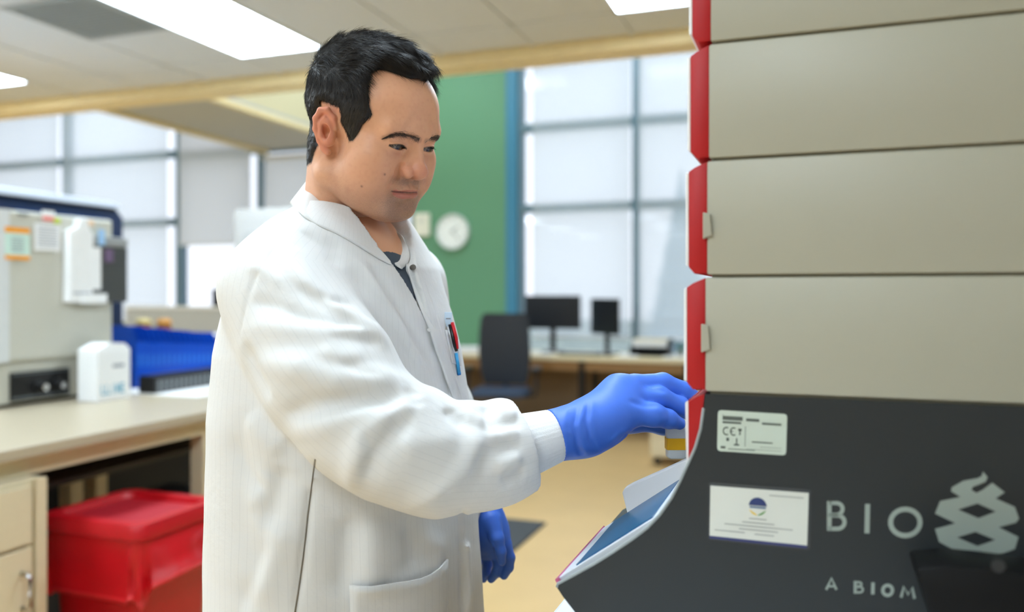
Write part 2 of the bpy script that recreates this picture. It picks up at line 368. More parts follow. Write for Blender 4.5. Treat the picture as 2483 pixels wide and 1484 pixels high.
# incubator on the bench (front face on u = -3.24)
UF = -3.24
def fp(x, y, du=0.): v, z = sideu(x, y, UF+du); return v, z
ib = thing('benchtop_incubator', 'putty grey benchtop incubator with papers taped on its door', 'incubator', UF, 2.6, .92)
v1 = fp(262, 700)[0]-2.6; v2 = fp(236, 900)[0]-2.6; zb = fp(150, 866)[1]-.92; zt = fp(130, 521)[1]-.92
MB().box(-.55, 0, -.35, v2, 0.015, zb, .006).build('base', M_putty, ib)
MB().box(-.53, -.02, -.33, v2-.02, 0, .02).build('foot_strip', M_black, ib)
MB().box(-.58, .03, -.37, v1, zb, zt, .012).build('door', M_putty, ib)
va, za = fp(22, 905); vb, zb2 = fp(165, 895); _, zc2 = fp(22, 975)
cp = MB().box(0, .012, va-2.6, vb-2.6, zc2-.92, za-.92, .003).build('control_panel', M_black, ib)
MB().box(.012, .014, va-2.6+.004, vb-2.6-.004, za-.92-.012, za-.92-.006).box(.012, .014, va-2.6+.004, vb-2.6-.004, zc2-.92+.008, zc2-.92+.018).build('panel_trim', mat('panel_grey', (92, 98, 104), .4), cp)
for x, y in ((94, 937), (139, 932)):
    v, z = fp(x, y)
    Mk = Matrix.Translation((.012, v-2.6-.012, z-.92)) @ Matrix.Rotation(math.radians(90), 4, 'Y')
    k_ = MB().lathe([(.027, 0), (.027, .012), (.02, .016), (.019, .04), (.016, .042)], 20, Mk).build('knob', M_black, cp, 'auto')
    MB().lathe([(.0155, .042), (.0155, .046), (.001, .047)], 20, Mk).build('knob_cap', M_chrome, cp, 'auto')
v, z = fp(40, 518); MB().box(.031, .034, v-2.62, v-2.57, z-.93, z-.918).build('nameplate', mat('plate_grey', (120, 122, 118), .5), ib)
MB().box(.0, .036, -.37, fp(8, 600)[0]-2.6, zb, zt).build('door_edge', mat('pale_edge', (214, 216, 216), .4), ib)
def sheet(x0, y0, x1, y1, label, name='paper_sheet', m=None, du=.035, th=.0015, cat='paper', extras=()):
    va_, z1_ = sideu(x0, y0, UF+du); vb_, z0_ = sideu(x1, y1, UF+du)
    r_ = thing(name, label, cat, UF+du, (va_+vb_)/2, z0_)
    h_ = (vb_-va_)/2; H = z1_-z0_
    MB().box(0, th, -h_, h_, 0, H).build('sheet', m or M_paper, r_)
    for n_, a0, a1, e0, e1, mm in extras: MB().box(th, th+.0006, -h_+2*h_*a0, -h_+2*h_*a1, H*e0, H*e1).build(n_, mm, r_)
    return r_
M_ink = mat('ink_grey', (150, 156, 166), .7); M_orange = mat('orange_tape', (245, 158, 20), .55); M_mint = mat('mint_paper', (200, 226, 214), .7)
lines = [('text_line', .12, .88, .85-.1*k, .885-.1*k, M_ink) for k in range(8)]
sheet(11, 549, 72, 631, 'mint green notice with orange bands top and bottom on the incubator', 'notice', M_mint, extras=[('orange_band', 0, 1, .83, 1, M_orange), ('orange_band', 0, 1, 0, .13, M_orange)]+[('text_line', .25, .75, .25+.08*k, .28+.08*k, M_ink) for k in range(6)])
sheet(83, 540, 146, 610, 'white printed sheet taped beside the orange banded notice', extras=lines)
sheet(101, 509, 132, 540, 'small white tag with red print above the printed sheet', 'tag_card', extras=[('red_print', .05, .95, .1, .5, mat('salmon_print', (240, 130, 120), .6))])
sheet(131, 528, 146, 543, 'small yellow green sticky note on the incubator', 'sticky_note', mat('lime_note', (205, 222, 90), .6), du=.039)
sheet(211, 534, 228, 548, 'small peach sticker at the top right of the incubator door', 'sticker', mat('peach_note', (232, 196, 160), .6))
hd = thing('wall_file', 'tall white plastic holder hanging on the incubator door', 'file holder', UF+.033, fp(168, 700)[0], fp(168, 733)[1])
hz = fp(168, 530)[1]-fp(168, 733)[1]
MB().prism([(-.066, 0), (.062, 0), (.066, hz*.82), (.05, hz*.86), (.03, hz), (-.005, hz), (-.015, hz*.9), (-.062, hz*.84)], 0, .045, 'x', .005).build('holder', mat('white_plastic', (240, 240, 240), .4), hd)
MB().box(.045, .047, -.05, .05, hz*.1, hz*.12).build('label_strip', M_ink, hd)
# clipboard papers and the small box hanging behind, dark reader
sheet(190, 597, 243, 702, 'white paper sheets clipped in front of the dark document box', 'clipped_paper', du=.0605, th=.005, extras=[('clip', .38, .62, .95, 1.03, mat('copper_clip', (214, 140, 110), .4))])
sheet(190, 712, 250, 735, 'low white paper ledge under the clipped papers', 'paper_ledge', du=.0605, th=.025, cat='tray')
sheet(238, 556, 254, 595, 'pale blue tag hanging at the incubator edge', 'blue_tag', mat('pale_blue_tag', (160, 200, 238), .5), du=.0615)
UQ = UF+.06
va, zt_ = sideu(188, 562, UQ); vb, _ = sideu(311, 650, UQ); _, zm = sideu(300, 600, UQ); _, zl = sideu(300, 733, UQ); vm, _ = sideu(246, 650, UQ)
rd = thing('wall_pocket', 'dark grey document box with pale top hung on the incubator edge', 'document box', UF+.032, (va+vb)/2, zl); hw = (vb-va)/2
MB().box(0, .028, -hw, hw, zm-zl, zt_-zl-.012, .006).build('top_band', mat('reader_grey', (150, 152, 152), .4), rd)
MB().box(0, .026, -hw, hw, 0, zm-zl, .008).build('housing', mat('reader_dark', (70, 72, 72), .45), rd)
MB().box(.026, .029, vm-(va+vb)/2+.02, vm-(va+vb)/2+.07, (zm-zl)*.72, (zm-zl)*.95).build('sticker', mat('violet_sticker', (110, 90, 120), .5), rd)
# big dark instrument behind
UB = -3.95
zt1 = sideu(150, 468, UB)[1]; v3 = sideu(306, 520, UB)[0]
di = thing('dark_analyzer', 'tall navy instrument with silver top edge behind the incubator', 'instrument', UB-.35, 2.6, 0)
MB().prism([(-1.2, .0), (v3-2.6, 0), (v3-2.6, zt1-.10), (v3-2.66, zt1-.045), (-1.2, zt1-.03)], -.35, .33, 'x', .012).build('housing', mat('navy_enamel', (26, 40, 68), .3), di)
MB().prism([(-1.2, zt1-.045), (v3-2.66, zt1-.05), (v3-2.64, zt1-.035), (v3-2.72, zt1-.012), (-1.2, zt1)], -.37, .36, 'x', .006).build('top_trim', mat('silver_trim', (205, 210, 220), .35, metal=.2), di)
MB().box(.33, .345, -1.1, .55, zt1-.25, zt1-.15, .004).build('front_band', mat('slate_band', (92, 94, 112), .4), di)
MB().box(.33, .342, .6, v3-2.72, zt1-.20, zt1-.12, .004).build('display', mat('blue_display', (40, 84, 140), .25), di)
# carton with blue print
va, z0 = sideu(237, 967, -3.02); vb, _ = sideu(316, 955, -3.02); _, z1 = sideu(240, 850, -3.02)
bx = thing('reagent_carton', 'white carton with blue print standing beside the incubator base', 'box', -3.02, (va+vb)/2, .92); h_ = (vb-va)/2
MB().box(-.12, 0, -h_, h_, 0, z1-.92, .003).build('carton', M_paper, bx)
MB().prism([(-h_, z1-.92), (h_, z1-.92), (h_*.7, z1-.895), (-h_*.2, z1-.89)], -.118, -.004, 'x').build('flap', M_paper, bx)
M_cy = mat('cyan_ink', (90, 170, 200), .6)
g = MB()
for k, ch in enumerate('LLINE'):
    x0 = -h_*.78+k*h_*.29; H0, H1 = .03, .075
    st = {'L': [(0, 0, .25, 1), (0, 0, 1, .2)], 'I': [(.4, 0, .65, 1)], 'N': [(0, 0, .25, 1), (.75, 0, 1, 1), (.25, .3, .75, .7)], 'E': [(0, 0, .25, 1), (0, 0, 1, .2), (0, .4, .8, .6), (0, .8, 1, 1)]}[ch]
    for a, b_, c_, d_ in st: g.box(0, .0008, x0+a*h_*.24, x0+c_*h_*.24, H0+b_*(H1-H0), H0+d_*(H1-H0))
g.build('blue_print', M_cy, bx)
MB().box(0, .0008, -h_*.1, h_*.6, .15, .165).build('fine_print', M_ink, bx)
# blue dividers : a row of upright blue file holders
M_blue = mat('blue_plastic', (10, 78, 196), .3, var=.05)
rg = random.Random(2)
for k in range(16):
    v = 3.36+k*.0385; 
    lab = ['first', 'second', 'third', 'fourth', 'fifth', 'sixth', 'seventh', 'eighth', 'ninth', 'tenth', 'eleventh', 'twelfth', 'thirteenth', 'fourteenth', 'fifteenth', 'sixteenth'][k]
    r = thing('file_box', '%s upright blue file box in the row, counted from the incubator' % lab, 'file box', -3.40, v, .92, group='blue file boxes on the bench')
    h = .315-.004*k+.008*rg.random()
    MB().prism([(-.12, 0), (.12, 0), (.12, h*.75), (.09, h), (-.12, h)], -.018, -.016, 'y').prism([(-.12, 0), (.12, 0), (.12, h*.75), (.09, h), (-.12, h)], .016, .018, 'y').box(.1175, .12, -.016, .016, 0, h*.75).box(-.12, .12, -.016, .016, 0, .003).build('shell', M_blue, r)
    MB().box(.12, .1215, -.012, .012, h*.35, h*.55).build('spine_label', mat('blue_label', (40, 110, 215), .4), r)
# black slotted rack on white paper
pp = thing('bench_paper', 'white absorbent paper spread on the bench under the black rack', 'paper', -2.93, 3.45, .92)
MB().box(-.32, .2, -.30, .45, 0, .003).build('sheet', M_paper, pp)
rk = thing('slotted_rack', 'black plastic rack with grey slots on white bench paper', 'rack', -3.0, 3.42, .9235)
MB().box(-.10, 0, -.25, .25, 0, .085, .004).build('body', M_black, rk)
Ms = mat('slot_grey', (120, 124, 126), .4)
for rr in range(2):
    for k in range(14): MB().box(0, .004, -.235+k*.034, -.213+k*.034, .008+rr*.03, .034+rr*.03, .001, 1).build('slot', Ms, rk)
# black carton with oval mark, pale tray on top
bb = thing('black_carton', 'black box with pale oval mark beside the blue file boxes', 'box', -3.38, 4.10, .92)
MB().box(-.15, .12, -.08, .16, 0, .215, .006).build('carton', mat('black_card', (34, 38, 50), .5), bb)
MB().lathe([(.04, 0), (.04, .0012)], 20, Matrix.Translation((.12, .03, .13)) @ Matrix.Rotation(math.radians(90), 4, 'Y') @ Matrix.Scale(.6, 4, (1, 0, 0))).build('oval_mark', mat('pale_mark', (150, 156, 166), .5), bb)
tr = thing('foam_tray', 'white foam tray lying on the black box', 'tray', -3.38, 4.125, .92+.2165)
loft([[(x, y, z) for x, y in rrect(hx, hy, .03)] for hx, hy, z in ((.10, .09, 0), (.125, .115, .028), (.118, .108, .028), (.095, .085, .006))]).build('tray', mat('foam', (235, 236, 240), .7), tr, 'auto')
for k, (x, y, D, nm) in enumerate(((348, 783, 4.98, 'pale golden jar lid'), (398, 777, 5.0, 'round golden brown jar'))):
    p = px(x, y, D); r = bpy.data.objects.new('specimen_jar', None); COL.objects.link(r); r.location = (p.x, p.y, 1.2)
    tag(r, ['flat jar with pale gold lid behind the blue file boxes', 'round golden brown jar behind the blue file boxes'][k], 'jar')
    MB().lathe([(.04, -.28), (.042, -.27), (.042, .01), (.035, .03)], 18).build('glass', mat('amber', (176, 110, 50), .2, trans=.3), r, True)
    MB().lathe([(.045, .03), (.045, .05-.01*k), (.03, .058), (.001, .06)], 18).build('lid', mat('gold%d' % k, [(226, 205, 140), (214, 150, 70)][k], .4), r, 'auto')
# white instrument behind the shoulder
wi = thing('white_instrument', 'tall white instrument partly hidden behind the shoulder of the man', 'instrument', side(556, 508, 4.62)[0]+.34, 4.85, 0)
u0, zt2 = side(556, 508, 4.62)
loft([[(x, y, z) for x, y in rrect(hx, .22, .05)] for hx, z in ((.30, 0), (.30, 1.1), (.34, zt2-.06), (.335, zt2-.02), (.31, zt2))]).build('housing', mat('ivory_plastic', (196, 194, 190), .45), wi, 'auto')
MB().box(-.22, .22, -.235, -.22, 1.2, zt2-.15, .006).build('front_panel', mat('ivory_plastic2', (186, 185, 182), .4), wi)
# partition, monitor and lamp far left
pt = thing('cubicle_partition', 'pale grey fabric partition in front of the left windows', 'partition', -5.6, 6.6, 0)
MB().box(-1.0, 1.1, -.03, .03, .05, 1.26, .004).build('panel', mat('partition_fabric', (170, 168, 160), .8, bump=.2), pt)
MB().box(-1.0, 1.1, -.035, .035, 1.26, 1.285, .004).build('cap_rail', mat('pale_rail', (214, 212, 204), .4), pt)
MB().box(-1.0, -.95, -.2, .2, 0, .05).box(1.05, 1.1, -.2, .2, 0, .05).build('foot', M_tbar, pt)
M_scr = mat('dark_screen', (16, 20, 28), .3, var=.03)
def monitor(label, u, v, z, wd, h, rz, lift=.2):
    r = thing('monitor', label, 'monitor', u, v, z, rz)
    s_ = MB().box(-wd/2, wd/2, -.018, .018, lift, lift+h, .006).build('housing', M_black, r)
    MB().box(-wd/2+.012, wd/2-.012, -.0195, -.017, lift+.016, lift+h-.012).build('screen', M_scr, r)
    MB().box(-.03, .03, .015, .04, .02, lift+h*.5, .004).build('stand_post', M_black, r)
    MB().box(-.11, .11, -.07, .11, 0, .014, .005).build('stand_base', M_black, r)
    return r
M_dtop = mat('pale_desk_laminate', (226, 212, 176), .4, var=.04)
dk = thing('side_desk', 'pale desk behind the grey partition', 'desk', -4.9, 7.2, 0)
MB().box(-.9, .9, -.35, .35, .71, .75, .004).build('worktop', M_dtop, dk)
for sx in (-.85, .85):
    for sy in (-.3, .3): MB().box(sx-.02, sx+.02, sy-.02, sy+.02, 0, .71).build('leg', M_black, dk)
p_ = side(533, 730, 7.1); monitor('small black monitor above the grey partition near the elbow of the man', p_[0]+.12, 7.1, .75, .42, .26, 0, lift=p_[1]-.75-.13)
p_ = side(540, 708, 7.35); lp = thing('desk_lamp', 'white globe desk lamp glowing beside the small monitor', 'lamp', p_[0], 7.35, .75)
MB().lathe([(.07, 0), (.07, .012), (.02, .02), (.008, .03), (.008, p_[1]-.75-.05)], 18).build('stand', M_black, lp, 'auto')
MB().lathe([(.055*math.cos(a)+1e-4, p_[1]-.75+.055*math.sin(a)) for a in [math.radians(-90+18*k) for k in range(11)]], 20).build('globe', mat('globe_glow', (255, 255, 255), .4, var=0, emit=(255, 255, 255), estr=5), lp, True)

# ------------------------------------------------------------------ right background: desk at the window
ZD = .80
wd = thing('window_desk', 'long beige desk under the window with two monitors', 'desk', -1.7, 8.08, 0)
MB().box(-2.3, 2.2, -.34, .36, ZD-.045, ZD, .005).build('worktop', M_dtop, wd)
MB().box(-2.25, 2.15, -.26, -.235, ZD-.145, ZD-.046).build('apron', mat('brown_apron', (160, 124, 82), .5), wd)
for q in (-2.2, -.42, .6, 2.1): MB().box(q-.03, q+.03, -.27, -.21, 0, ZD-.045, .004).build('leg', M_black, wd); MB().box(q-.03, q+.03, .27, .33, 0, ZD-.045, .004).build('leg', M_black, wd)
MB().box(-2.25, 2.15, .28, .30, .0, ZD-.1).build('modesty_panel', mat('brown_panel', (120, 98, 72), .6), wd)
MB().box(.62, 1.5, -.25, .1, ZD-.16, ZD-.05, .004).build('drawer', mat('blue_grey_drawer', (60, 78, 104), .5), wd)
monitor('wide black monitor behind the office chair', side(1340, 760, 8.2)[0], 8.2, ZD, .585, .345, math.radians(8), .245)
monitor('narrow looking black monitor turned sideways right of the wide one', side(1467, 765, 8.15)[0], 8.15, ZD, .47, .36, math.radians(-42), .2)
kb = thing('keyboard', 'black keyboard lying before the two monitors', 'keyboard', side(1410, 830, 7.95)[0], 7.95, ZD)
MB().box(-.22, .22, -.07, .07, 0, .018, .004).build('base', M_black, kb)
for j in range(4):
    for i in range(12): MB().box(-.205+i*.0345, -.176+i*.0345, -.058+j*.03, -.034+j*.03, .018, .023, .002, 1).build('key', M_dark, kb)
ms = thing('computer_mouse', 'dark computer mouse right of the keyboard', 'mouse', side(1476, 840, 7.9)[0], 7.9, ZD)
loft([[(.03*s_*math.cos(a), .052*s_*math.sin(a), z) for a in [k*math.pi/8 for k in range(16)]] for s_, z in ((.9, 0), (1, .008), (.95, .022), (.7, .033), (.2, .037))]).build('shell', M_black, ms, True)
for k, (x, y, sx, sy, lab) in enumerate(((1318, 842, .10, .09, 'white paper on the desk edge right of the chair'), (1525, 848, .09, .08, 'white paper lying right of the computer mouse'), (1640, 852, .12, .08, 'white papers on the desk near the red bezels'), (1130, 838, .18, .13, 'white binder lying on the desk left of the chair'))):
    r = thing('desk_paper', lab, 'paper', side(x, y, 7.86)[0], 7.86, ZD, .1*k)
    MB().box(-sx, sx, -sy, sy, 0, .012 if k < 3 else .06, .001).build('sheet', M_paper, r)
    MB().box(-sx*.8, sx*.8, -.004, .004, .012 if k < 3 else .06, .013 if k < 3 else .061).build('print', M_ink, r)
po = thing('paper_tray', 'black letter tray holding white papers near the red bezels', 'letter tray', side(1580, 830, 8.12)[0], 8.12, ZD)
MB().box(-.19, .19, -.14, .14, 0, .006).box(-.19, -.184, -.14, .14, 0, .10).box(.184, .19, -.14, .14, 0, .17).box(-.19, .19, .134, .14, 0, .10).build('tray', M_black, po)
MB().box(-.185, .185, -.135, .13, .085, .091).build('upper_deck', M_black, po)
st = thing('paper_stack', 'thick stack of white papers in the black letter tray', 'paper', side(1580, 830, 8.12)[0], 8.12, ZD+.0915)
for k in range(6): MB().box(-.17+.004*(k % 3), .165+.004*(k % 2), -.12, .115+.003*k, .012*k, .012*k+.011).build('sheaf', M_paper if k < 5 else mat('buff_paper', (222, 208, 176), .7), st)
pl = thing('potted_plant', 'tiny green potted plant on the desk beside the red bezels', 'plant', side(1650, 845, 8.05)[0], 8.05, ZD)
MB().lathe([(.025, 0), (.035, .05), (.038, .055), (.03, .05)], 14).build('pot', mat('pot_grey', (150, 150, 145), .6), pl, True)
for k in range(9):
    a = k*2.4; q = .03+.01*(k % 3)
    MB().add([(0, 0, .05), (q*math.cos(a-.3), q*math.sin(a-.3), .085), (1.5*q*math.cos(a), 1.5*q*math.sin(a), .11+.006*k), (q*math.cos(a+.3), q*math.sin(a+.3), .085), (q*.9*math.cos(a), q*.9*math.sin(a), .08)], [(0, 1, 4), (1, 2, 4), (2, 3, 4), (3, 0, 4)]).build('leaf', mat('leaf_green', (70, 110, 60), .5), pl)
# office chair facing the camera side
M_mesh = mat('charcoal_mesh', (46, 50, 58), .7, var=.08, bump=.2); M_seat = mat('navy_seat_fabric', (48, 62, 84), .8, bump=.2)
uc = side(1216, 900, 7.1)[0]
ch = thing('office_chair', 'black high back office chair in front of the window desk', 'chair', uc, 7.1, 0, math.radians(12))
loft([[(x, y, z) for x, y in rrect(hx, hy, .08)] for hx, hy, z in ((.22, .2, .47), (.255, .24, .48), (.26, .245, .51), (.24, .225, .535))]).build('seat', M_seat, ch, 'auto')
pr = [(.20, .55), (.235, .68), (.25, .85), (.24, 1.05), (.225, 1.18), (.19, 1.225)]
rings = []
for hx, z in pr: rings.append([(hx*math.cos(a), .24+.05*(math.cos(a))**2*-1+.028*math.sin(a)-.06*math.sin((z-.55)*2.6)+.04, z) for a in [k*math.pi/12 for k in range(24)]])
loft(rings).build('backrest', M_mesh, ch, 'auto')
MB().tube([(0, .18, .45), (0, .29, .5), (0, .30, .8)], .025, 8).build('back_post', M_black, ch, True)
for s_ in (-1, 1):
    MB().tube([(s_*.24, 0, .47), (s_*.31, 0, .48), (s_*.32, .03, .55), (s_*.32, .03, .70)], .018, 8).build('arm_post', M_black, ch, True)
    MB().box(s_*.32-.04, s_*.32+.04, -.12, .14, .70, .735, .012).build('arm_pad', M_black, ch)
MB().tube([(0, 0, .12), (0, 0, .47)], .03, 12).build('gas_column', M_black, ch, True)
for k in range(5):
    a = k*2*math.pi/5+.4; l_ = MB().tube([(0, 0, .13), (.29*math.cos(a), .29*math.sin(a), .085)], [.028, .018], 8).build('base_arm', M_black, ch, True)
    MB().lathe([(.02, -.02), (.028, -.015), (.028, .015), (.02, .02)], 14, Matrix.Translation((.29*math.cos(a), .29*math.sin(a), .03)) @ Matrix.Rotation(math.radians(90), 4, 'X')).build('caster', M_black, l_, 'auto')
# mobile pedestal
uq, _ = side(1577, 1130, 6.75)
mp = thing('mobile_pedestal', 'beige mobile drawer pedestal behind the gloved hand', 'pedestal', uq+.25, 6.95, 0)
MB().box(-.25, .2, -.2, .3, .07, .58, .006).build('body', M_steel, mp)
for z0_, z1_ in ((.08, .24), (.25, .41), (.42, .57)):
    d_ = MB().box(-.24, .19, -.212, -.2, z0_, z1_, .003).build('drawer', M_steel, mp); MB().box(-.08, .04, -.222, -.212, z1_-.04, z1_-.025, .003).build('pull', M_chrome, d_)
for sx in (-.2, .15):
    for sy in (-.15, .25): MB().lathe([(.02, -.014), (.034, -.012), (.034, .012), (.02, .014)], 14, Matrix.Translation((sx, sy, .035)) @ Matrix.Rotation(math.radians(90), 4, 'X')).build('caster', M_black, mp, 'auto')
fm = thing('floor_mat', 'dark grey rubber floor mat behind the hanging gloved hand', 'mat', -1.93, 4.3, 0)
MB().box(-.4, .4, -.52, .52, .0, .012, .005).build('mat', mat('rubber_mat', (62, 64, 66), .8, bump=.3), fm)
# wall things
cu, cz = side(1098, 562, VW-.02)
ck = thing('wall_clock', 'round white wall clock on the green wall', 'clock', cu, VW, cz)
Mc = Matrix.Rotation(math.radians(90), 4, 'X')
MB().lathe([(.195, 0), (.2, .02), (.195, .045), (.182, .045), (.18, .03)], 40, Mc).build('rim', mat('clock_rim', (214, 218, 216), .4), ck, 'auto')
fc = MB().lathe([(.182, .0), (.182, .032)], 40, Mc).build('face', mat('clock_face', (240, 243, 240), .5, var=.01), ck, 'auto')
for k in range(12):
    a = k*math.pi/6; MB().box(-.004, .004, -.0335, -.032, .14, .165).build('hour_mark', mat('mark_grey', (120, 126, 124), .5), fc).rotation_euler = (0, a, 0)
for L_, a, w_ in ((.09, .9, .006), (.13, 2.4, .004)): MB().box(-w_, w_, -.036, -.034, -.02, L_).build('hand', mat('mark_grey', (120, 126, 124), .5), fc).rotation_euler = (0, a, 0)
tu, tz = side(1023, 545, VW-.02)
th = thing('wall_thermostat', 'cream wall plate left of the round clock', 'wall plate', tu, VW, tz)
MB().box(-.095, .095, -.035, 0, -.13, .13, .01).build('cover', mat('cream_plastic', (236, 232, 214), .45), th)
MB().box(-.05, .05, -.038, -.034, .02, .08, .002).build('window', mat('pale_window', (214, 214, 200), .4), th)
# ------------------------------------------------------------------ analyzer tower at the right
VS, VE = .92, 1.27                                   # plane of the tower's near side
M_beige = mat('warm_grey_casing', (170, 167, 150), .42, var=.02, vscale=5, bump=.03, bscale=900)
M_groove = mat('casing_groove', (120, 114, 96), .6)
M_redb = mat('red_bezel', (176, 12, 16), .5, var=.03)
M_wht = mat('gloss_white', (236, 236, 236), .3, var=.01)
M_char = mat('charcoal_casing', (38, 42, 44), .5, var=.04, vscale=8, bump=.02, bscale=900)
M_let = mat('grey_lettering', (150, 160, 152), .5, var=.02)
ZCT = .975
TB = (.1, 1.08, ZCT)
tw = thing('analyzer_tower', 'tall stacked beige analyzer tower with red bezels and charcoal base', 'analyzer', *TB)
def tl(u, v, z): return (u-TB[0], v-TB[1], z-TB[2])
def tbox(mb, u0, u1, v0, v1, z0, z1, bev=0.): return mb.box(u0-TB[0], u1-TB[0], v0-TB[1], v1-TB[1], z0-TB[2], z1-TB[2], bev)
def tpr(poly, v0, v1, bev=0.): return MB().prism([(a-TB[0], b-TB[2]) for a, b in poly], v0-TB[1], v1-TB[1], 'y', bev)
ZM = [1.3017+.1274*k for k in range(6)]
for k in range(5):
    z0, z1 = ZM[k], ZM[k+1]; du = .0019*k; uf = -.110+du
    md = tbox(MB(), uf, .53, VS, VE, z0+.0015, z1-.0015, .0025).build('module', M_beige, tw, 'auto')
    tbox(MB(), uf+.005, .52, VS+.005, VE-.01, z0-.0025, z0+.0035).build('joint', M_groove, md)
    tpr([(uf, z1-.0017), (uf-.0136, z1-.0077), (uf-.020, z1-.012), (uf-.020, z0+.0102), (uf-.0136, z0+.0026), (uf, z0+.003)], VS+.002, VE-.005, .001).build('bezel', M_redb, md, 'auto')
    tpr([(uf-.020, z1-.0124), (uf-.0235, z1-.014), (uf-.0235, z0+.0124), (uf-.020, z0+.0107)], VS+.003, VE-.006, .0008).build('bezel_edge', M_wht, md)
    if k in (0, 1):
        _, za = side(1712, 785 if k == 0 else 515, VS); _, zb_ = side(1712, 855 if k == 0 else 580, VS)
        tpr([(uf-.004, za), (uf+.004, za-.002), (uf+.006, zb_+.004), (uf-.004, zb_)], VS-.004, VS+.004, .001).build('latch', M_beige, md)
curve = [(1709, 956), (1706, 990), (1699, 1040), (1686, 1085), (1668, 1125), (1650, 1165), (1628, 1208), (1600, 1248), (1570, 1280), (1530, 1310), (1485, 1340), (1440, 1368), (1395, 1393), (1352, 1416)]
cpt = [side(x, y, VS) for x, y in curve]
lip = [side(1350, 1424, VS), side(1365, 1447, VS), side(1400, 1492, VS), side(1440, 1540, VS)]
prof = cpt+lip+[(lip[-1][0]+.01, ZCT+.002), (.53, ZCT+.002), (.53, ZM[0]-.001)]
bs = tpr(prof, VS, VE).build('base', M_char, tw)
# thin pale rim on the near edge of the curved front
MB().tube([tl(a, VS+.001, b) for a, b in cpt[1:]+lip[:1]], .0019, 6).build('edge_trim', mat('pale_rim', (150, 156, 156), .4), bs, True)
# red lower door with white edge
tpr([side(1707, 957, VS), side(1690, 962, VS), side(1668, 975, VS), side(1668, 1122, VS), side(1686, 1082, VS), side(1699, 1038, VS)], VS+.004, VE-.008).build('lower_door', M_redb, bs)
tpr([side(1667, 972, VS), side(1660, 978, VS), side(1663, 1132, VS), side(1668, 1124, VS)], VS+.005, VE-.01).build('door_edge', M_wht, bs)
# touch screen on the slope
p0, p1 = side(1372, 1401, VS), side(1575, 1274, VS); sl = Vector((p1[0]-p0[0], p1[1]-p0[1])); n_ = Vector((-sl.y, sl.x)).normalized()
def slope(t, off): return (p0[0]+sl.x*t+n_.x*off, p0[1]+sl.y*t+n_.y*off)
sf = tpr([slope(-.12, -.008), slope(1.25, -.012), slope(1.25, .003), slope(-.12, .003)], VS+.012, VE-.12, .001).build('screen_frame', mat('pale_grey_frame', (206, 212, 220), .3), tw)
tpr([slope(.10, .003), slope(1.02, .003), slope(1.02, .0042), slope(.10, .0042)], VS+.018, VE-.132).build('screen', mat('blue_screen', (4, 66, 104), .3, spec=.3, var=.25, vscale=18, emit=(10, 70, 110), estr=.35), sf)
tpr([slope(-.14, -.004), slope(-.13, .004), slope(-.10, .0045), slope(-.10, -.004)], VS+.006, VE-.112).build('magenta_lip', mat('magenta_edge', (190, 90, 130), .35), sf)
# white side fin beyond the screen
fn = [side(x, y, VE-.118) for x, y in ((1522, 1250), (1508, 1195), (1514, 1184), (1530, 1175), (1600, 1144), (1660, 1116), (1690, 1108), (1690, 1175), (1638, 1196))]
tpr(fn, VE-.118, VE-.10, .002).build('side_fin', M_wht, bs)
# rating plate, card, lettering on the near side (flat print and thin plates)
def flat(polys, m, name, dv, parent, holes=None):
    b = bmesh.new(); 
    for poly in polys:
        v_ = [b.verts.new(tl(*((lambda q: (q[0], VS-dv, q[1]))(side(x, y, VS))))) for x, y in poly]
        for i in range(len(v_)): b.edges.new((v_[i], v_[(i+1) % len(v_)]))
    bmesh.ops.triangle_fill(b, edges=b.edges[:], use_beauty=True, use_dissolve=False)
    mb = MB(); mb.merge(b); return mb.build(name, m, parent)
def rr_px(c, r=8):
    (x0, y0), (x1, y1), (x2, y2), (x3, y3) = c; o = []
    for (x, y), (ax, ay), (bx_, by) in ((c[0], c[3], c[1]), (c[1], c[0], c[2]), (c[2], c[1], c[3]), (c[3], c[2], c[0])):
        da = math.hypot(ax-x, ay-y); db = math.hypot(bx_-x, by-y)
        A = (x+(ax-x)*r/da, y+(ay-y)*r/da); B = (x+(bx_-x)*r/db, y+(by-y)*r/db)
        o += [A, ((A[0]+B[0])/4+x/2, (A[1]+B[1])/4+y/2), B]
    return o
def plate(c, dv, m, name, parent, r=8):
    poly = [side(x, y, VS) for x, y in (rr_px(c, r) if r else c)]
    return tpr(poly, VS-dv, VS+.0005).build(name, m, parent)
rp = plate(((1741, 994), (1909, 1004), (1906, 1104), (1739, 1093)), .0008, mat('silver_label', (196, 206, 192), .5, var=.02), 'rating_plate', tw)
def bil(c, s_, t_):
    a = [c[0][i]+(c[1][i]-c[0][i])*s_ for i in (0, 1)]; b = [c[3][i]+(c[2][i]-c[3][i])*s_ for i in (0, 1)]
    return (a[0]+(b[0]-a[0])*t_, a[1]+(b[1]-a[1])*t_)
C1 = ((1741, 994), (1909, 1004), (1906, 1104), (1739, 1093)); M_ink2 = mat('label_ink', (88, 94, 88), .6)
def bar(c, s0, s1, t0, t1): return [bil(c, s0, t0), bil(c, s1, t0), bil(c, s1, t1), bil(c, s0, t1)]
def ring(c, s, t, rs, rt, a0, a1, w_, n=14):
    o, i_ = [], []
    for k in range(n+1):
        a = math.radians(a0+(a1-a0)*k/n); o.append(bil(c, s+rs*math.cos(a), t+rt*math.sin(a))); i_.append(bil(c, s+rs*w_*math.cos(a), t+rt*w_*math.sin(a)))
    return o+i_[::-1]
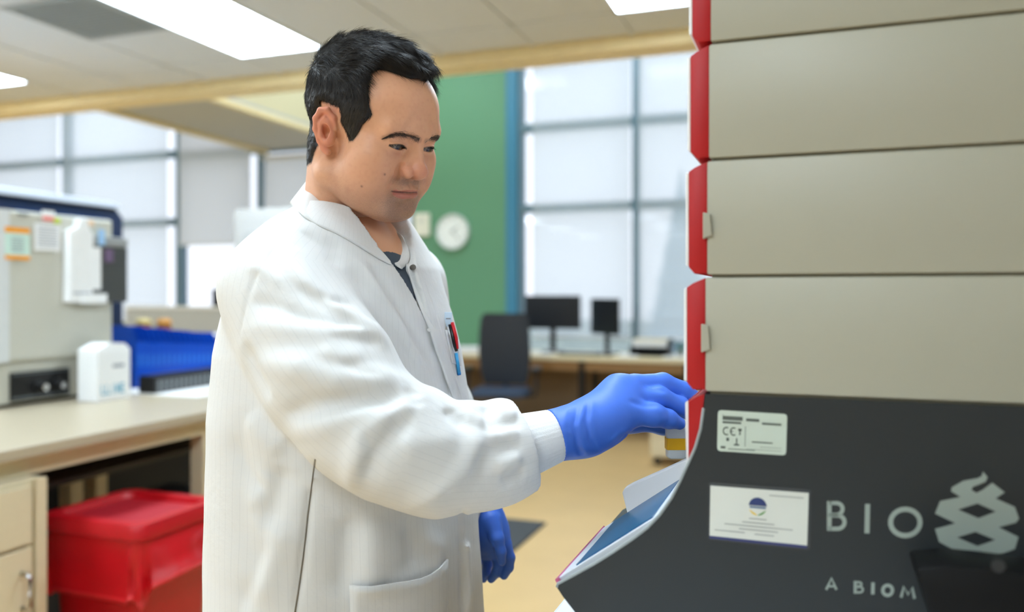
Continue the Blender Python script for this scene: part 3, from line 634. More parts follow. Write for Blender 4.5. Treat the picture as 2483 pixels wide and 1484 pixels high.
fl = [bar(C1, .07, .36, .13, .23), bar(C1, .07, .34, .26, .31), bar(C1, .41, .60, .16, .23), bar(C1, .64, .92, .24, .29), bar(C1, .50, .80, .71, .74),
      bar(C1, .05, .12, .87, .93), bar(C1, .16, .55, .92, .94), bar(C1, .13, .17, .66, .74), bar(C1, .27, .29, .66, .80), bar(C1, .24, .32, .80, .84), bar(C1, .07, .08, .1, .12),
      ring(C1, .13, .50, .055, .105, 60, 300, .7), ring(C1, .235, .50, .055, .105, 60, 300, .7), bar(C1, .19, .225, .485, .515), bar(C1, .30, .35, .42, .48), bar(C1, .315, .335, .48, .58)]
for q in fl: flat([q], M_ink2, 'print', .0012, rp)
fl = [bar(C1, .395, .41, .36, .85), bar(C1, .62, .93, .83, .845), bar(C1, .42, .93, .9, .915)]
for q in fl: flat([q], mat('label_ink_faint', (150, 158, 148), .6), 'rule', .0012, rp)
C2 = ((1723, 1177), (1961, 1195), (1957, 1322), (1721, 1298))
sl_ = plate(((1719, 1168), (1967, 1187), (1964, 1334), (1717, 1308)), .0007, mat('clear_sleeve', (70, 74, 78), .15, var=0), 'card_sleeve', bs, 6)
cd = plate(C2, .0014, mat('card_white', (214, 214, 204), .5, var=.02), 'service_card', tw, 0)
flat([bar(C2, 0, 1, 1.0, 1.055)], mat('navy_strip', (52, 58, 104), .5), 'navy_strip', .0016, cd)
def disc(a0, a1, cut0, m, nm):
    pts = [bil(C2, .485+.092*math.cos(math.radians(a)), .335+.175*math.sin(math.radians(a))) for a in np.linspace(a0, a1, 14)]
    flat([pts], m, nm, .0018, cd)
disc(180+5, 360-5, 0, mat('logo_navy', (46, 60, 108), .5), 'logo_sky'); 
flat([[bil(C2, .40, .335), bil(C2, .57, .335), bil(C2, .565, .37), bil(C2, .405, .37)]], mat('logo_slate', (88, 110, 140), .5), 'logo_water', .0019, cd)
disc(88, 158, 0, mat('logo_yellow', (226, 190, 40), .5), 'logo_sand'); disc(22, 92, 0, mat('logo_green', (90, 150, 60), .5), 'logo_hill')
for s0, s1, t in ((.40, .58, .58), (.33, .66, .66), (.15, .85, .73), (.30, .70, .80), (.05, .36, .87), (.46, .66, .88), (.60, .95, .10)): flat([bar(C2, s0, s1, t-.012, t+.012)], mat('card_ink', (168, 168, 162), .6), 'text_line', .0018, cd)
# lettering and emblem
def cz(x, y): return (1980+x/4.0775, 1120+y/4.0775)
def stroke(pts, w_, name='letter_stroke', close=False):
    n = len(pts); L_, R_ = [], []
    for i, p in enumerate(pts):
        a = pts[(i-1) % n] if (i > 0 or close) else p; b = pts[(i+1) % n] if (i < n-1 or close) else p
        d_ = Vector((b[0]-a[0], b[1]-a[1])).normalized(); nn = Vector((-d_.y, d_.x))*w_/2
        L_.append(cz(p[0]+nn.x, p[1]+nn.y)); R_.append(cz(p[0]-nn.x, p[1]-nn.y))
    def P3(q): a, b = side(q[0], q[1], VS); return tl(a, VS-.0006, b)
    vs_ = [P3(q) for q in L_]+[P3(q) for q in R_]; fs = [(i, (i+1) % n, n+(i+1) % n, n+i) for i in range(n if close else n-1)]
    return vs_, fs
def letter(name, strokes):
    mb = MB()
    for s_ in strokes: mb.add(*stroke(*s_))
    return mb.build(name, M_let, bs)
def arc(cx_, cy_, rx, ry, a0, a1, n=14): return [(cx_+rx*math.cos(math.radians(a0+(a1-a0)*k/n)), cy_+ry*math.sin(math.radians(a0+(a1-a0)*k/n))) for k in range(n+1)]
letter('letter_b', [([(126, 385), (126, 680)], 46), ([(120, 405)]+arc(195, 463, 62, 58, -90, 90)+[(120, 521)], 40), ([(120, 528)]+arc(205, 594, 72, 66, -90, 90)+[(120, 660)], 42)])
letter('letter_i', [([(504, 415), (498, 705)], 50)])
letter('letter_o', [(arc(877, 597, 146, 131, 0, 342, 20), 50, '', True)])
letter('letter_a', [([(95, 1262), (148, 1148), (196, 1262)], 26), ([(112, 1228), (180, 1228)], 20)])
letter('letter_b', [([(382, 1175), (382, 1300)], 30), ([(380, 1188)]+arc(420, 1208, 24, 20, -90, 90, 6)+[(380, 1230)], 22), ([(380, 1236)]+arc(430, 1261, 28, 27, -90, 90, 6)+[(380, 1288)], 22)])
letter('letter_i', [([(558, 1190), (555, 1308)], 34)])
letter('letter_o', [(arc(702, 1268, 48, 50, 0, 336, 14), 34, '', True)])
letter('letter_m', [([(835, 1338), (862, 1232), (905, 1310), (945, 1240), (968, 1350)], 28)])
outl = [(1645, 95), (1690, 150), (1670, 195), (1600, 225), (1545, 245), (1530, 275), (1580, 305), (1640, 275), (1735, 205), (1860, 300), (1770, 360), (1960, 445), (2000, 560), (1970, 600), (1800, 645), (1995, 740), (1960, 860), (1850, 900), (1720, 915), (1540, 890), (1340, 860), (1210, 790), (1170, 660), (1230, 645), (1370, 605), (1170, 510), (1220, 385), (1420, 345), (1330, 290), (1335, 250), (1450, 185), (1590, 160), (1630, 140)]
flat([[cz(*q) for q in outl], [cz(*q) for q in ((1400, 470), (1590, 410), (1770, 490), (1600, 555))], [cz(*q) for q in ((1390, 745), (1570, 690), (1765, 770), (1590, 830))]], M_let, 'emblem', .0006, bs)
# counter under the tower
ct = thing('side_counter', 'white counter carrying the analyzer tower', 'counter', .62, .93, 0)
MB().box(-.955, 1.2, -.42, .52, .94, ZCT, .006).build('worktop', M_wht, ct)
MB().box(-.86, 1.15, -.36, .48, .08, .94).build('carcass', M_lam, ct)
for k in range(3): d_ = MB().box(-.85+k*.66, -.21+k*.66, -.378, -.36, .1, .92, .003).build('door', M_lam, ct); MB().box(-.3+k*.66, -.28+k*.66, -.395, -.378, .6, .72, .004).build('handle', M_chrome, d_)
MB().box(-.84, 1.13, -.34, .46, 0, .08).build('plinth', M_dark, ct)
# black device in front of the tower
VD = .84
sc_ = thing('handheld_scanner', 'black device in shadow before the lower right of the tower', 'scanner', side(2350, 1400, VD)[0], VD, ZCT)
u0_ = side(2350, 1400, VD)[0]
pg = [(a-u0_, b-ZCT) for a, b in (side(x, y, VD+.055) for x, y in ((2205, 1348), (2206, 1335), (2280, 1329), (2370, 1337), (2500, 1354), (2640, 1380), (2640, 1520), (2262, 1520)))]
MB().prism(pg, 0, .06, 'y', .004).build('head', mat('matte_black', (9, 9, 10), .55, spec=.25), sc_, 'auto')
zz = min(b for _, b in pg)
MB().box(pg[-1][0]+.03, pg[-1][0]+.10, .012, .055, .02, zz+.01, .006).build('grip', mat('matte_black', (9, 9, 10), .55), sc_)
MB().box(pg[-1][0]-.02, pg[-1][0]+.15, -.02, .075, .001, .024, .006).build('cradle', mat('matte_black', (9, 9, 10), .55), sc_)
a, b = side(2420, 1372, VD); MB().lathe([(.006, 0), (.006, .001)], 12, Matrix.Translation((a-u0_, -.0005, b-ZCT)) @ Matrix.Rotation(math.radians(90), 4, 'X')).build('indicator', mat('indicator', (44, 46, 48), .4), sc_)

# ------------------------------------------------------------------ implicit-surface modelling kit
f32 = np.float32
class Vol:
    def __init__(s, lo, hi, h):
        s.lo = np.array(lo, f32); s.h = h; s.n = [int(math.ceil((hi[i]-lo[i])/h))+1 for i in range(3)]
        ax = [(s.lo[i]+h*np.arange(s.n[i])).astype(f32) for i in range(3)]
        s.ax = ax; s.X, s.Y, s.Z = ax[0][:, None, None], ax[1][None, :, None], ax[2][None, None, :]
        s.d = np.full(s.n, .08, f32)
    def sl(s, lo, hi, m):
        o = []
        for i in range(3):
            a = int(max(0, math.floor((lo[i]-m-s.lo[i])/s.h))); b = int(min(s.n[i], math.ceil((hi[i]+m-s.lo[i])/s.h)+1)); o.append(slice(a, max(a, b)))
        return tuple(o)
    def blk(s, lo, hi, m):
        q = s.sl(lo, hi, m); return q, s.X[q[0]], s.Y[:, q[1]], s.Z[:, :, q[2]]
    def ell(s, c, r, k=0., mir=False, sub=False):
        for sg in ((1, -1) if mir else (1,)):
            cc = (c[0]*sg, c[1], c[2]); q, x, y, z = s.blk([cc[i]-r[i] for i in range(3)], [cc[i]+r[i] for i in range(3)], 1.6*k+4*s.h)
            ux, uy, uz = (x-cc[0])/r[0], (y-cc[1])/r[1], (z-cc[2])/r[2]
            k0 = np.sqrt(ux*ux+uy*uy+uz*uz); k1 = np.sqrt((ux/r[0])**2+(uy/r[1])**2+(uz/r[2])**2)+f32(1e-6)
            s.mix(q, (k0*(k0-1)/k1).astype(f32), k, sub)
        return s
    def cap(s, a, b, ra, rb, k=0., mir=False, sub=False):
        for sg in ((1, -1) if mir else (1,)):
            A = np.array((a[0]*sg, a[1], a[2])); B = np.array((b[0]*sg, b[1], b[2])); R = max(ra, rb)
            q, x, y, z = s.blk(np.minimum(A, B)-R, np.maximum(A, B)+R, 1.3*k+4*s.h)
            v = B-A; L = float(v@v)+1e-9
            t = np.clip(((x-f32(A[0]))*f32(v[0])+(y-f32(A[1]))*f32(v[1])+(z-f32(A[2]))*f32(v[2]))/f32(L), 0, 1)
            dd = np.sqrt((x-f32(A[0])-t*f32(v[0]))**2+(y-f32(A[1])-t*f32(v[1]))**2+(z-f32(A[2])-t*f32(v[2]))**2)-(f32(ra)+t*f32(rb-ra))
            s.mix(q, dd.astype(f32), k, sub)
        return s
    def chain(s, pts, k, kk=None, **kw):
        for (a, ra), (b, rb) in zip(pts, pts[1:]): s.cap(a, b, ra, rb, k, **kw)
        return s
    def mix(s, q, v, k, sub):
        e = s.d[q]
        if sub:
            v = -v
            if k > 0: hh = np.maximum(k-np.abs(e-v), 0)/k; s.d[q] = np.maximum(e, v)+hh*hh*f32(k/4)
            else: s.d[q] = np.maximum(e, v)
        else:
            if k > 0: hh = np.maximum(k-np.abs(e-v), 0)/k; s.d[q] = np.minimum(e, v)-hh*hh*f32(k/4)
            else: s.d[q] = np.minimum(e, v)
    def fold(s, pts, amp, wid, sharp=1.0):
        """raise (amp>0) or press in (amp<0) the surface along a 3-D polyline"""
        P = np.array(pts, float)
        q, x, y, z = s.blk(P.min(0), P.max(0), 3*wid)
        best = None
        n = len(P)-1
        for i in range(n):
            A, B = P[i], P[i+1]; v = B-A; L = float(v@v)+1e-9
            t = np.clip(((x-f32(A[0]))*f32(v[0])+(y-f32(A[1]))*f32(v[1])+(z-f32(A[2]))*f32(v[2]))/f32(L), 0, 1)
            d2 = (x-f32(A[0])-t*f32(v[0]))**2+(y-f32(A[1])-t*f32(v[1]))**2+(z-f32(A[2])-t*f32(v[2]))**2
            u = (i+t)/n; fade = np.minimum(1, np.minimum(u, 1-u)*4+.15)
            g = fade*np.exp(-(d2/f32(wid*wid))**f32(sharp))
            best = g if best is None else np.maximum(best, g)
        s.d[q] -= (f32(amp)*best).astype(f32)
    def sample(s, P):
        g = (np.asarray(P, float)-s.lo)/s.h; i = np.floor(g).astype(int)
        i = np.clip(i, 0, np.array(s.n)-2); f = np.clip(g-i, 0, 1); o = 0
        for a in (0, 1):
            for b in (0, 1):
                for c in (0, 1): o = o+s.d[i[:, 0]+a, i[:, 1]+b, i[:, 2]+c]*((f[:, 0] if a else 1-f[:, 0])*(f[:, 1] if b else 1-f[:, 1])*(f[:, 2] if c else 1-f[:, 2]))
        return o
    def hit(s, O, D, t0, t1, n=500):
        """first crossing of a ray with the surface"""
        t = np.linspace(t0, t1, n); P = np.asarray(O)[None]+t[:, None]*np.asarray(D)[None]
        ins = ((P >= s.lo) & (P <= s.lo+s.h*(np.array(s.n)-1))).all(1); v = np.where(ins, s.sample(P), .1)
        k = np.nonzero((v[1:] < 0) & (v[:-1] >= 0))[0]
        if len(k) == 0: return None
        k = k[0]; a = v[k]/(v[k]-v[k+1]); return P[k]+(P[k+1]-P[k])*a
    def mesh(s):
        """surface nets"""
        d = s.d; n = s.n
        sg = d < 0
        c = np.zeros([n[0]-1, n[1]-1, n[2]-1], np.uint8)
        for a in (0, 1):
            for b in (0, 1):
                for e in (0, 1): c += sg[a:n[0]-1+a, b:n[1]-1+b, e:n[2]-1+e]
        act = np.argwhere((c > 0) & (c < 8)); m = len(act)
        idx = np.full(c.shape, -1, np.int32); idx[act[:, 0], act[:, 1], act[:, 2]] = np.arange(m)
        co = [(a, b, e) for a in (0, 1) for b in (0, 1) for e in (0, 1)]
        val = np.stack([d[act[:, 0]+a, act[:, 1]+b, act[:, 2]+e] for a, b, e in co], 1)
        acc = np.zeros((m, 3)); cnt = np.zeros(m)
        for i in range(8):
            for j in range(i+1, 8):
                df = [co[j][q]-co[i][q] for q in range(3)]
                if sum(abs(q) for q in df) != 1: continue
                u, v = val[:, i], val[:, j]; x = (u < 0) != (v < 0); t = np.where(x, u/np.where(x, u-v, 1), 0)
                for q in range(3): acc[:, q] += np.where(x, co[i][q]+t*df[q], 0)
                cnt += x
        V = s.lo+(act+acc/cnt[:, None])*s.h
        quads = []
        for axis in range(3):
            a0 = [slice(1, n[q]-1) for q in range(3)]; a0[axis] = slice(0, n[axis]-1); b0 = list(a0); b0[axis] = slice(1, n[axis])
            A, B = sg[tuple(a0)], sg[tuple(b0)]
            e = np.argwhere(A != B); flip = A[e[:, 0], e[:, 1], e[:, 2]]
            for q in range(3):
                if q != axis: e[:, q] += 1
            o1, o2 = [(1, 2), (2, 0), (0, 1)][axis]
            def cell(u, v): w_ = e.copy(); w_[:, o1] -= u; w_[:, o2] -= v; return idx[w_[:, 0], w_[:, 1], w_[:, 2]]
            Q = np.stack([cell(1, 1), cell(0, 1), cell(0, 0), cell(1, 0)], 1)
            Q[~flip] = Q[~flip][:, ::-1]; quads.append(Q)
        return V, np.concatenate(quads)
def vnormals(V, Fc):
    N = np.zeros_like(V); a, b, c, d_ = (V[Fc[:, i]] for i in range(4)); fn_ = np.cross(c-a, d_-b)
    for i in range(4): np.add.at(N, Fc[:, i], fn_)
    return N/(np.linalg.norm(N, axis=1, keepdims=True)+1e-12)
def relax(V, Fc, it=1, lam=.5, keep=None):
    n = len(V); E = np.concatenate([Fc[:, [0, 1]], Fc[:, [1, 2]], Fc[:, [2, 3]], Fc[:, [3, 0]]]); E = np.concatenate([E, E[:, ::-1]])
    for _ in range(it):
        S = np.stack([np.bincount(E[:, 0], V[E[:, 1], q], n) for q in range(3)], 1); c = np.bincount(E[:, 0], minlength=n)[:, None]
        W_ = lam if keep is None else lam*(1-keep)[:, None]
        V = V+(S/np.maximum(c, 1)-V)*W_
    return V
def qmesh(name, V, Fc, m, parent=None, smooth=True):
    me = bpy.data.meshes.new(name); V = np.asarray(V, f32); Fc = np.asarray(Fc, np.int32); k = Fc.shape[1]
    me.vertices.add(len(V)); me.vertices.foreach_set('co', V.ravel()); me.loops.add(Fc.size); me.loops.foreach_set('vertex_index', Fc.ravel())
    me.polygons.add(len(Fc)); me.polygons.foreach_set('loop_start', np.arange(0, Fc.size, k, dtype=np.int32)); me.update(calc_edges=True); me.validate()
    return link(name, me, m, parent, smooth)
def attr(o, name, val):
    val = np.asarray(val, f32)
    if val.ndim == 2:
        a = o.data.attributes.new(name, 'FLOAT_COLOR', 'POINT'); a.data.foreach_set('color', np.c_[val, np.ones(len(val))].astype(f32).ravel())
    else: a = o.data.attributes.new(name, 'FLOAT', 'POINT'); a.data.foreach_set('value', val.ravel())
def sstep(a, b, x): t = np.clip((x-a)/(b-a), 0, 1); return t*t*(3-2*t)
def vnoise(P, freq, seed=0):
    """smooth lattice noise, -1..1"""
    rs = np.random.RandomState(seed); T = rs.rand(32, 32, 32)*2-1
    g = np.asarray(P)*freq; i = np.floor(g).astype(int); f = g-i; f = f*f*(3-2*f); o = 0
    for a in (0, 1):
        for b in (0, 1):
            for c in (0, 1): o = o+T[(i[:, 0]+a) % 32, (i[:, 1]+b) % 32, (i[:, 2]+c) % 32]*((f[:, 0] if a else 1-f[:, 0])*(f[:, 1] if b else 1-f[:, 1])*(f[:, 2] if c else 1-f[:, 2]))
    return o
def inpoly(P, poly):
    x, y = P[:, 0], P[:, 1]; ins = np.zeros(len(P), bool); n = len(poly)
    for i in range(n):
        (x1, y1), (x2, y2) = poly[i], poly[(i+1) % n]
        if y1 == y2: continue
        c = ((y1 > y) != (y2 > y)) & (x < (x2-x1)*(y-y1)/(y2-y1)+x1); ins ^= c
    return ins
def segdist(P, pts):
    b = np.full(len(P), 1e9)
    for A, B in zip(pts, pts[1:]):
        A = np.array(A, float); B = np.array(B, float); v = B-A; t = np.clip(((P-A)@v)/(v@v+1e-12), 0, 1); b = np.minimum(b, np.linalg.norm(P-A-t[:, None]*v, axis=1))
    return b
CAM = np.array((0, 0, CAMH))
def npx(x, y, D): return np.array(px(x, y, D))
def toimg(P): return np.c_[CX+F*P[:, 0]/P[:, 1], HY-F*(P[:, 2]-CAMH)/P[:, 1]]
def ray(x, y): return np.array(((x-CX)/F, 1., (HY-y)/F))
def strands(roots, dirs1, dirs2, lens, r0, seg=4, rng=None):
    """tapered three-sided hairs: start along dirs1, bend to dirs2"""
    n = len(roots); V = []; 
    d1 = dirs1/np.linalg.norm(dirs1, axis=1, keepdims=True); d2 = dirs2/np.linalg.norm(dirs2, axis=1, keepdims=True)
    p = roots.copy(); rings = []
    for i in range(seg+1):
        t = i/seg; d = d1*(1-t)+d2*t; d /= np.linalg.norm(d, axis=1, keepdims=True)+1e-9
        a = np.cross(d, np.array((.31, .77, .55))); a /= np.linalg.norm(a, axis=1, keepdims=True)+1e-9; b = np.cross(d, a)
        r = (r0*(1-.85*t*t))[:, None]
        rings.append(np.stack([p+r*(a*math.cos(q)+b*math.sin(q)) for q in (0, 2.094, 4.189)], 1))
        p = p+d*(lens/seg)[:, None]
    V = np.stack(rings, 1).reshape(-1, 3); base = np.arange(n)*(seg+1)*3; Fq = []
    for i in range(seg):
        for k in range(3): Fq.append(np.stack([base+i*3+k, base+i*3+(k+1) % 3, base+(i+1)*3+(k+1) % 3, base+(i+1)*3+k], 1))
    return V, np.concatenate(Fq)

# ------------------------------------------------------------------ the man : head
def rotm(y, p, r):
    Rz = np.array([[math.cos(y), -math.sin(y), 0], [math.sin(y), math.cos(y), 0], [0, 0, 1]])
    Rx = np.array([[1, 0, 0], [0, math.cos(p), -math.sin(p)], [0, math.sin(p), math.cos(p)]])
    Ry = np.array([[math.cos(r), 0, math.sin(r)], [0, 1, 0], [-math.sin(r), 0, math.cos(r)]])
    return Rz @ Rx @ Ry
HR = rotm(math.radians(-122.0), math.radians(-20.4), math.radians(6.2)); HT = np.array((-.2112, 1.2172, 1.6403))
def h2w(P): return np.asarray(P) @ HR.T + HT
def w2h(P): return (np.asarray(P)-HT) @ HR
person = bpy.data.objects.new('person', None); COL.objects.link(person)
tag(person, 'person in white lab coat and blue gloves leaning to load the tower', 'person')
person.location = (0, 0, 0)

nb = w2h(npx(818, 640, 1.272)); nt_ = np.array((0, -.040, -.028))
H = Vol((-.104, -.130, -.225), (.104, .136, .142), .0013)
H.ell((0, -.008, .046), (.0765, .096, .080)); H.ell((0, .036, .050), (.066, .060, .055), .03)
H.ell((0, .037, -.026), (.062, .0540, .068), .025)
H.ell((.050, .058, -.012), (.022, .026, .021), .025, True); H.ell((.044, .050, -.044), (.029, .038, .036), .025, True)
H.cap((.060, -.006, -.058), (.024, .070, -.086), .020, .017, .025, True)
H.ell((0, .0725, -.085), (.023, .0165, .018), .018); H.ell((0, .034, -.078), (.046, .046, .020), .025)
H.ell((0, .0735, -.052), (.033, .0205, .026), .015)
H.cap((.012, .0895, .030), (.047, .0800, .031), .010, .008, .02, True)
H.cap(nt_, nb, .055, .058, .018); H.cap(nt_+np.array((0, .010, -.03)), nb+np.array((0, .006, .0)), .046, .052, .018)
H.cap((.056, -.032, -.030), nb+np.array((.020, .045, -.01)), .015, .012, .02, True)
def surf_y(x_, z_, off=0.):
    yy = np.linspace(.13, .03, 400); v = H.sample(np.c_[np.full(400, x_), yy, np.full(400, z_)]); k_ = np.nonzero(v < 0)[0]
    return (yy[k_[0]] if len(k_) else .08)+off
def on(x_, z_, off=0.): return (x_, surf_y(x_, z_, off), z_)
# nose
H.cap((0, .0880, .024), (0, .1050, -.016), .0062, .0090, .012); H.cap((.0075, .0885, .006), (.0120, .0930, -.016), .0062, .0075, .011, True)
H.ell((0, .1078, -.0212), (.0120, .0112, .0110), .005); H.ell((.0165, .0975, -.0252), (.0082, .0118, .0090), .003, True)
H.cap((0, .094, -.034), (0, .1070, -.0285), .0048, .0050, .005)
H.ell((.0085, .1010, -.0352), (.0045, .0062, .0042), .002, True, True)
H.chain([(on(.0225, -.0150, .0008), .0026), (on(.0268, -.0240, .0006), .0036), (on(.0245, -.0335, .0010), .0032)], .003, mir=True, sub=True)
H.chain([(on(.0270, -.0300, .003), .0026), (on(.0330, -.0420, .004), .0030), (on(.0370, -.0520, .005), .0030)], .010, mir=True, sub=True)
# sockets, lids
H.ell((.0330, .1010, .0105), (.0195, .0125, .0120), .010, True, True)
EC = (.0330, .0782, .0100); H.ell(EC, (.0160, .0142, .0135), .006, True)
EW, EZ, EU, EL = .0155, .0075, .0040, .0034
for sg in (1, -1):
    q, x, y, z = H.blk((sg*.033-.02, .06, -.01), (sg*.033+.02, .11, .025), 0)
    xx = (x*sg-EC[0]); qq = 1-(xx/EW)**2; tilt = .05*xx
    s_ = np.maximum(z-(EZ+EU*qq+tilt), (EZ-EL*qq+tilt)-z); s_ = np.maximum(s_, .070-y)
    H.d[q] = np.maximum(H.d[q], -s_.astype(f32))
H.chain([(on(.0190, .0140, .0006), .0010), (on(.033, .0165, .0008), .0011), (on(.047, .0140, .0006), .0010)], .003, mir=True, sub=True)
# lips
L1 = [on(.0270, -.0552, -.0016), on(.0175, -.0532, -.0010), on(.0085, -.0512, -.0008), on(.0035, -.0505, -.0006), on(0, -.0514, -.0010)]
L2 = [on(.0255, -.0570, -.0016), on(.0160, -.0598, -.0014), on(.0085, -.0614, -.0008), on(0, -.0620, -.0004)]
LM = [on(.0290, -.0562, .0002), on(.0175, -.0557, .0012), on(.0085, -.0553, .0019), on(0, -.0558, .0022)]
H.chain([(p_, r_) for p_, r_ in zip(L1, (.0018, .0026, .0031, .0033, .0030))], .004, mir=True)
H.chain([(p_, r_) for p_, r_ in zip(L2, (.0018, .0032, .0042, .0046))], .004, mir=True)
H.chain([(p_, .0015) for p_ in LM], .002, mir=True, sub=True)
H.chain([(on(.011, -.0735, .004), .0045), (on(0, -.0740, .004), .0055)], .009, mir=True, sub=True)
H.cap(on(0, -.0385, .0028), on(0, -.0455, .0026), .0022, .0026, .004, False, True)
H.ell(on(.0315, -.0570, .0026), (.0040, .0042, .0052), .006, True, True)
# ears
def er(x_, y_, z_): return (.0715+(x_-.0715)*.9, -.002+(y_+.004)*.80, .002+(z_-.002)*.92)
hx = [(er(*p_), r_) for p_, r_ in (((.0735, .004, .010), .0030), ((.0790, .001, .026), .0036), ((.0855, -.010, .0355), .0040), ((.0895, -.0215, .0320), .0040), ((.0905, -.0285, .0180), .0040), ((.0880, -.0275, .0020), .0038), ((.0825, -.0195, -.0140), .0038), ((.0775, -.0105, -.0240), .0046), ((.0745, -.0040, -.0275), .0052))]
H.cap(er(.076, -.010, .016), er(.075, -.006, -.010), .010, .009, .008, True)
H.ell(er(.0825, -.0155, .010), (.0045, .0100, .0205), .005, True)
H.ell(er(.0880, -.0080, .0020), (.0150, .0075, .0110), .002, True, True)
H.chain([(er(*p_), r_) for p_, r_ in (((.0865, -.0125, .0240), .0030), ((.0870, -.0190, .0120), .0032), ((.0845, -.0165, -.0040), .0032), ((.0800, -.0080, -.0130), .0036))], .003, mir=True)
H.chain([(er(*p_), r_) for p_, r_ in (((.0905, -.0150, .0270), .0018), ((.0930, -.0235, .0180), .0020), ((.0910, -.0235, .0040), .0018))], .003, mir=True, sub=True)
H.chain(hx, .003, mir=True)
H.ell(er(.0755, .0020, -.0020), (.0050, .0038, .0060), .004, True)
HV, HF = H.mesh(); HV = relax(HV, HF, 1, .35)
smo = np.clip(sstep(.036, .050, HV[:, 2])+.8*np.exp(-(((np.abs(HV[:, 0])-.052)/.014)**2+((HV[:, 1]-.045)/.022)**2+((HV[:, 2]+.03)/.02)**2)), 0, 1); HV = relax(HV, HF, 40, .5, 1-smo)
mirr = HV.copy(); mirr[:, 0] = np.abs(mirr[:, 0]); IM = toimg(h2w(mirr))       # near-side image of every vertex, both halves alike
# hair area : all of the head outside the outlined face, ear and neck
FACE = [(1100, 196), (1055, 196), (1000, 193), (950, 178), (920, 168), (902, 178), (893, 205), (896, 250), (904, 280), (880, 302), (868, 327), (856, 343), (846, 343), (838, 316), (822, 288), (806, 268), (800, 262), (780, 262), (768, 285), (770, 320), (776, 345), (764, 366), (757, 392), (700, 440), (700, 900), (1100, 900)]
nn = vnormals(HV, HF)
hairy = (~inpoly(IM, FACE)) & (mirr[:, 0] < .078-.0*mirr[:, 0]) & (HV[:, 2] > -.075)
hairy &= ~((mirr[:, 0] > .0735) & (HV[:, 1] > -.034) & (HV[:, 1] < .012) & (HV[:, 2] < .040) & (HV[:, 2] > -.045))
hm = hairy.astype(float)
def diffuse(val, it):
    n = len(HV); E = np.concatenate([HF[:, [0, 1]], HF[:, [1, 2]], HF[:, [2, 3]], HF[:, [3, 0]]]); E = np.concatenate([E, E[:, ::-1]]); c = np.maximum(np.bincount(E[:, 0], minlength=n), 1)
    for _ in range(it): val = .5*val+.5*np.bincount(E[:, 0], val[E[:, 1]], n)/c
    return val
hsoft = diffuse(hm, 12); hwide = diffuse(hm, 90)
# colour of the skin itself, with the shade between the lips painted in
def C3(*c): return np.array(lin(c))
skin = np.tile(C3(219, 163, 128), (len(HV), 1))
def blend(m_, c): 
    global skin
    skin = skin*(1-m_[:, None])+np.asarray(c)[None]*m_[:, None]
def gau(c, r): return np.exp(-(((mirr-np.array(c))/np.array(r))**2).sum(1))
nz = vnoise(HV, 90, 3); nz2 = vnoise(HV, 260, 4)
blend(.28*gau((.045, .062, -.035), (.03, .03, .03)), C3(196, 112, 92)); blend(.45*gau((0, .113, -.020), (.017, .02, .016)), C3(190, 96, 80)); blend(.4*gau((.016, .1, -.025), (.009, .012, .01)), C3(184, 92, 80))
blend(.55*sstep(.072, .080, mirr[:, 0])*(HV[:, 1] < .012)*(HV[:, 2] > -.034), C3(206, 110, 90))
blot = np.clip(nz*1.4+.1, 0, 1)*gau((.058, .030, -.058), (.022, .022, .022))*(HV[:, 0] > 0); blend(.45*blot, C3(150, 70, 66))
blend(.12*np.clip(nz2, 0, 1), C3(170, 100, 80))
blend(.35*gau((.033, .090, -.004), (.016, .02, .006)), C3(178, 118, 96))
bd = np.clip(gau((0, .09, -.088), (.040, .05, .022))*1.3+gau((.020, .095, -.066), (.018, .03, .016))*.9+gau((.012, .1, -.040), (.024, .03, .0065))*1.1+gau((.05, .03, -.075), (.03, .04, .022))*.35+gau((.062, .016, -.03), (.012, .016, .03))*.25, 0, 1)
lipm = np.minimum(segdist(mirr, np.array(L1)+(0, .003, -.0016))/.0024, segdist(mirr, np.array(L2)+(-.001, .003, .0))/.0054)
lipm = 1-sstep(.75, 1.15, lipm)
bd *= 1-lipm; blend(.55*bd, C3(112, 92, 82)); blend(.75*lipm, C3(170, 92, 84))
zl_ = np.interp(mirr[:, 0], [0, .0085, .0175, .029], [-.0558, -.0553, -.0557, -.0562]); mouth_shade = (1-sstep(.0005, .0015, np.abs(HV[:, 2]-zl_)))*(1-sstep(.027, .030, mirr[:, 0]))*(HV[:, 1] > .07); blend(.75*mouth_shade, C3(70, 32, 32))  # dark line paints the shade of the mouth crease into the skin colour
lidu = np.abs(HV[:, 2]-(EZ+EU*(1-((mirr[:, 0]-EC[0])/EW)**2)+.05*(mirr[:, 0]-EC[0])))
lash = (1-sstep(.0006, .0020, lidu))*(np.abs(mirr[:, 0]-EC[0]) < EW*1.02)*(HV[:, 1] > .074); blend(.85*lash, C3(40, 28, 24))
lidl = np.abs(HV[:, 2]-(EZ-EL*(1-((mirr[:, 0]-EC[0])/EW)**2)+.05*(mirr[:, 0]-EC[0])))
blend(.35*(1-sstep(.0004, .0014, lidl))*(np.abs(mirr[:, 0]-EC[0]) < EW)*(HV[:, 1] > .074), C3(90, 58, 50))
for mx_, my_ in ((933, 423), (877, 452)):
    hp = H.hit(w2h(CAM), w2h(ray(mx_, my_)+CAM)-w2h(CAM), .9, 1.5)
    if hp is not None: blend(.75*np.exp(-(np.linalg.norm(HV-hp, axis=1)/.0016)**2), C3(92, 50, 44))
blend(.92*np.clip(hsoft*1.15-.08, 0, 1), C3(34, 27, 24))
M_skin = bpy.data.materials.new('skin'); M_skin.use_nodes = True; t = M_skin.node_tree; b = t.nodes['Principled BSDF']
an = t.nodes.new('ShaderNodeAttribute'); an.attribute_name = 'skin_tone'; an2 = t.nodes.new('ShaderNodeAttribute'); an2.attribute_name = 'stubble'
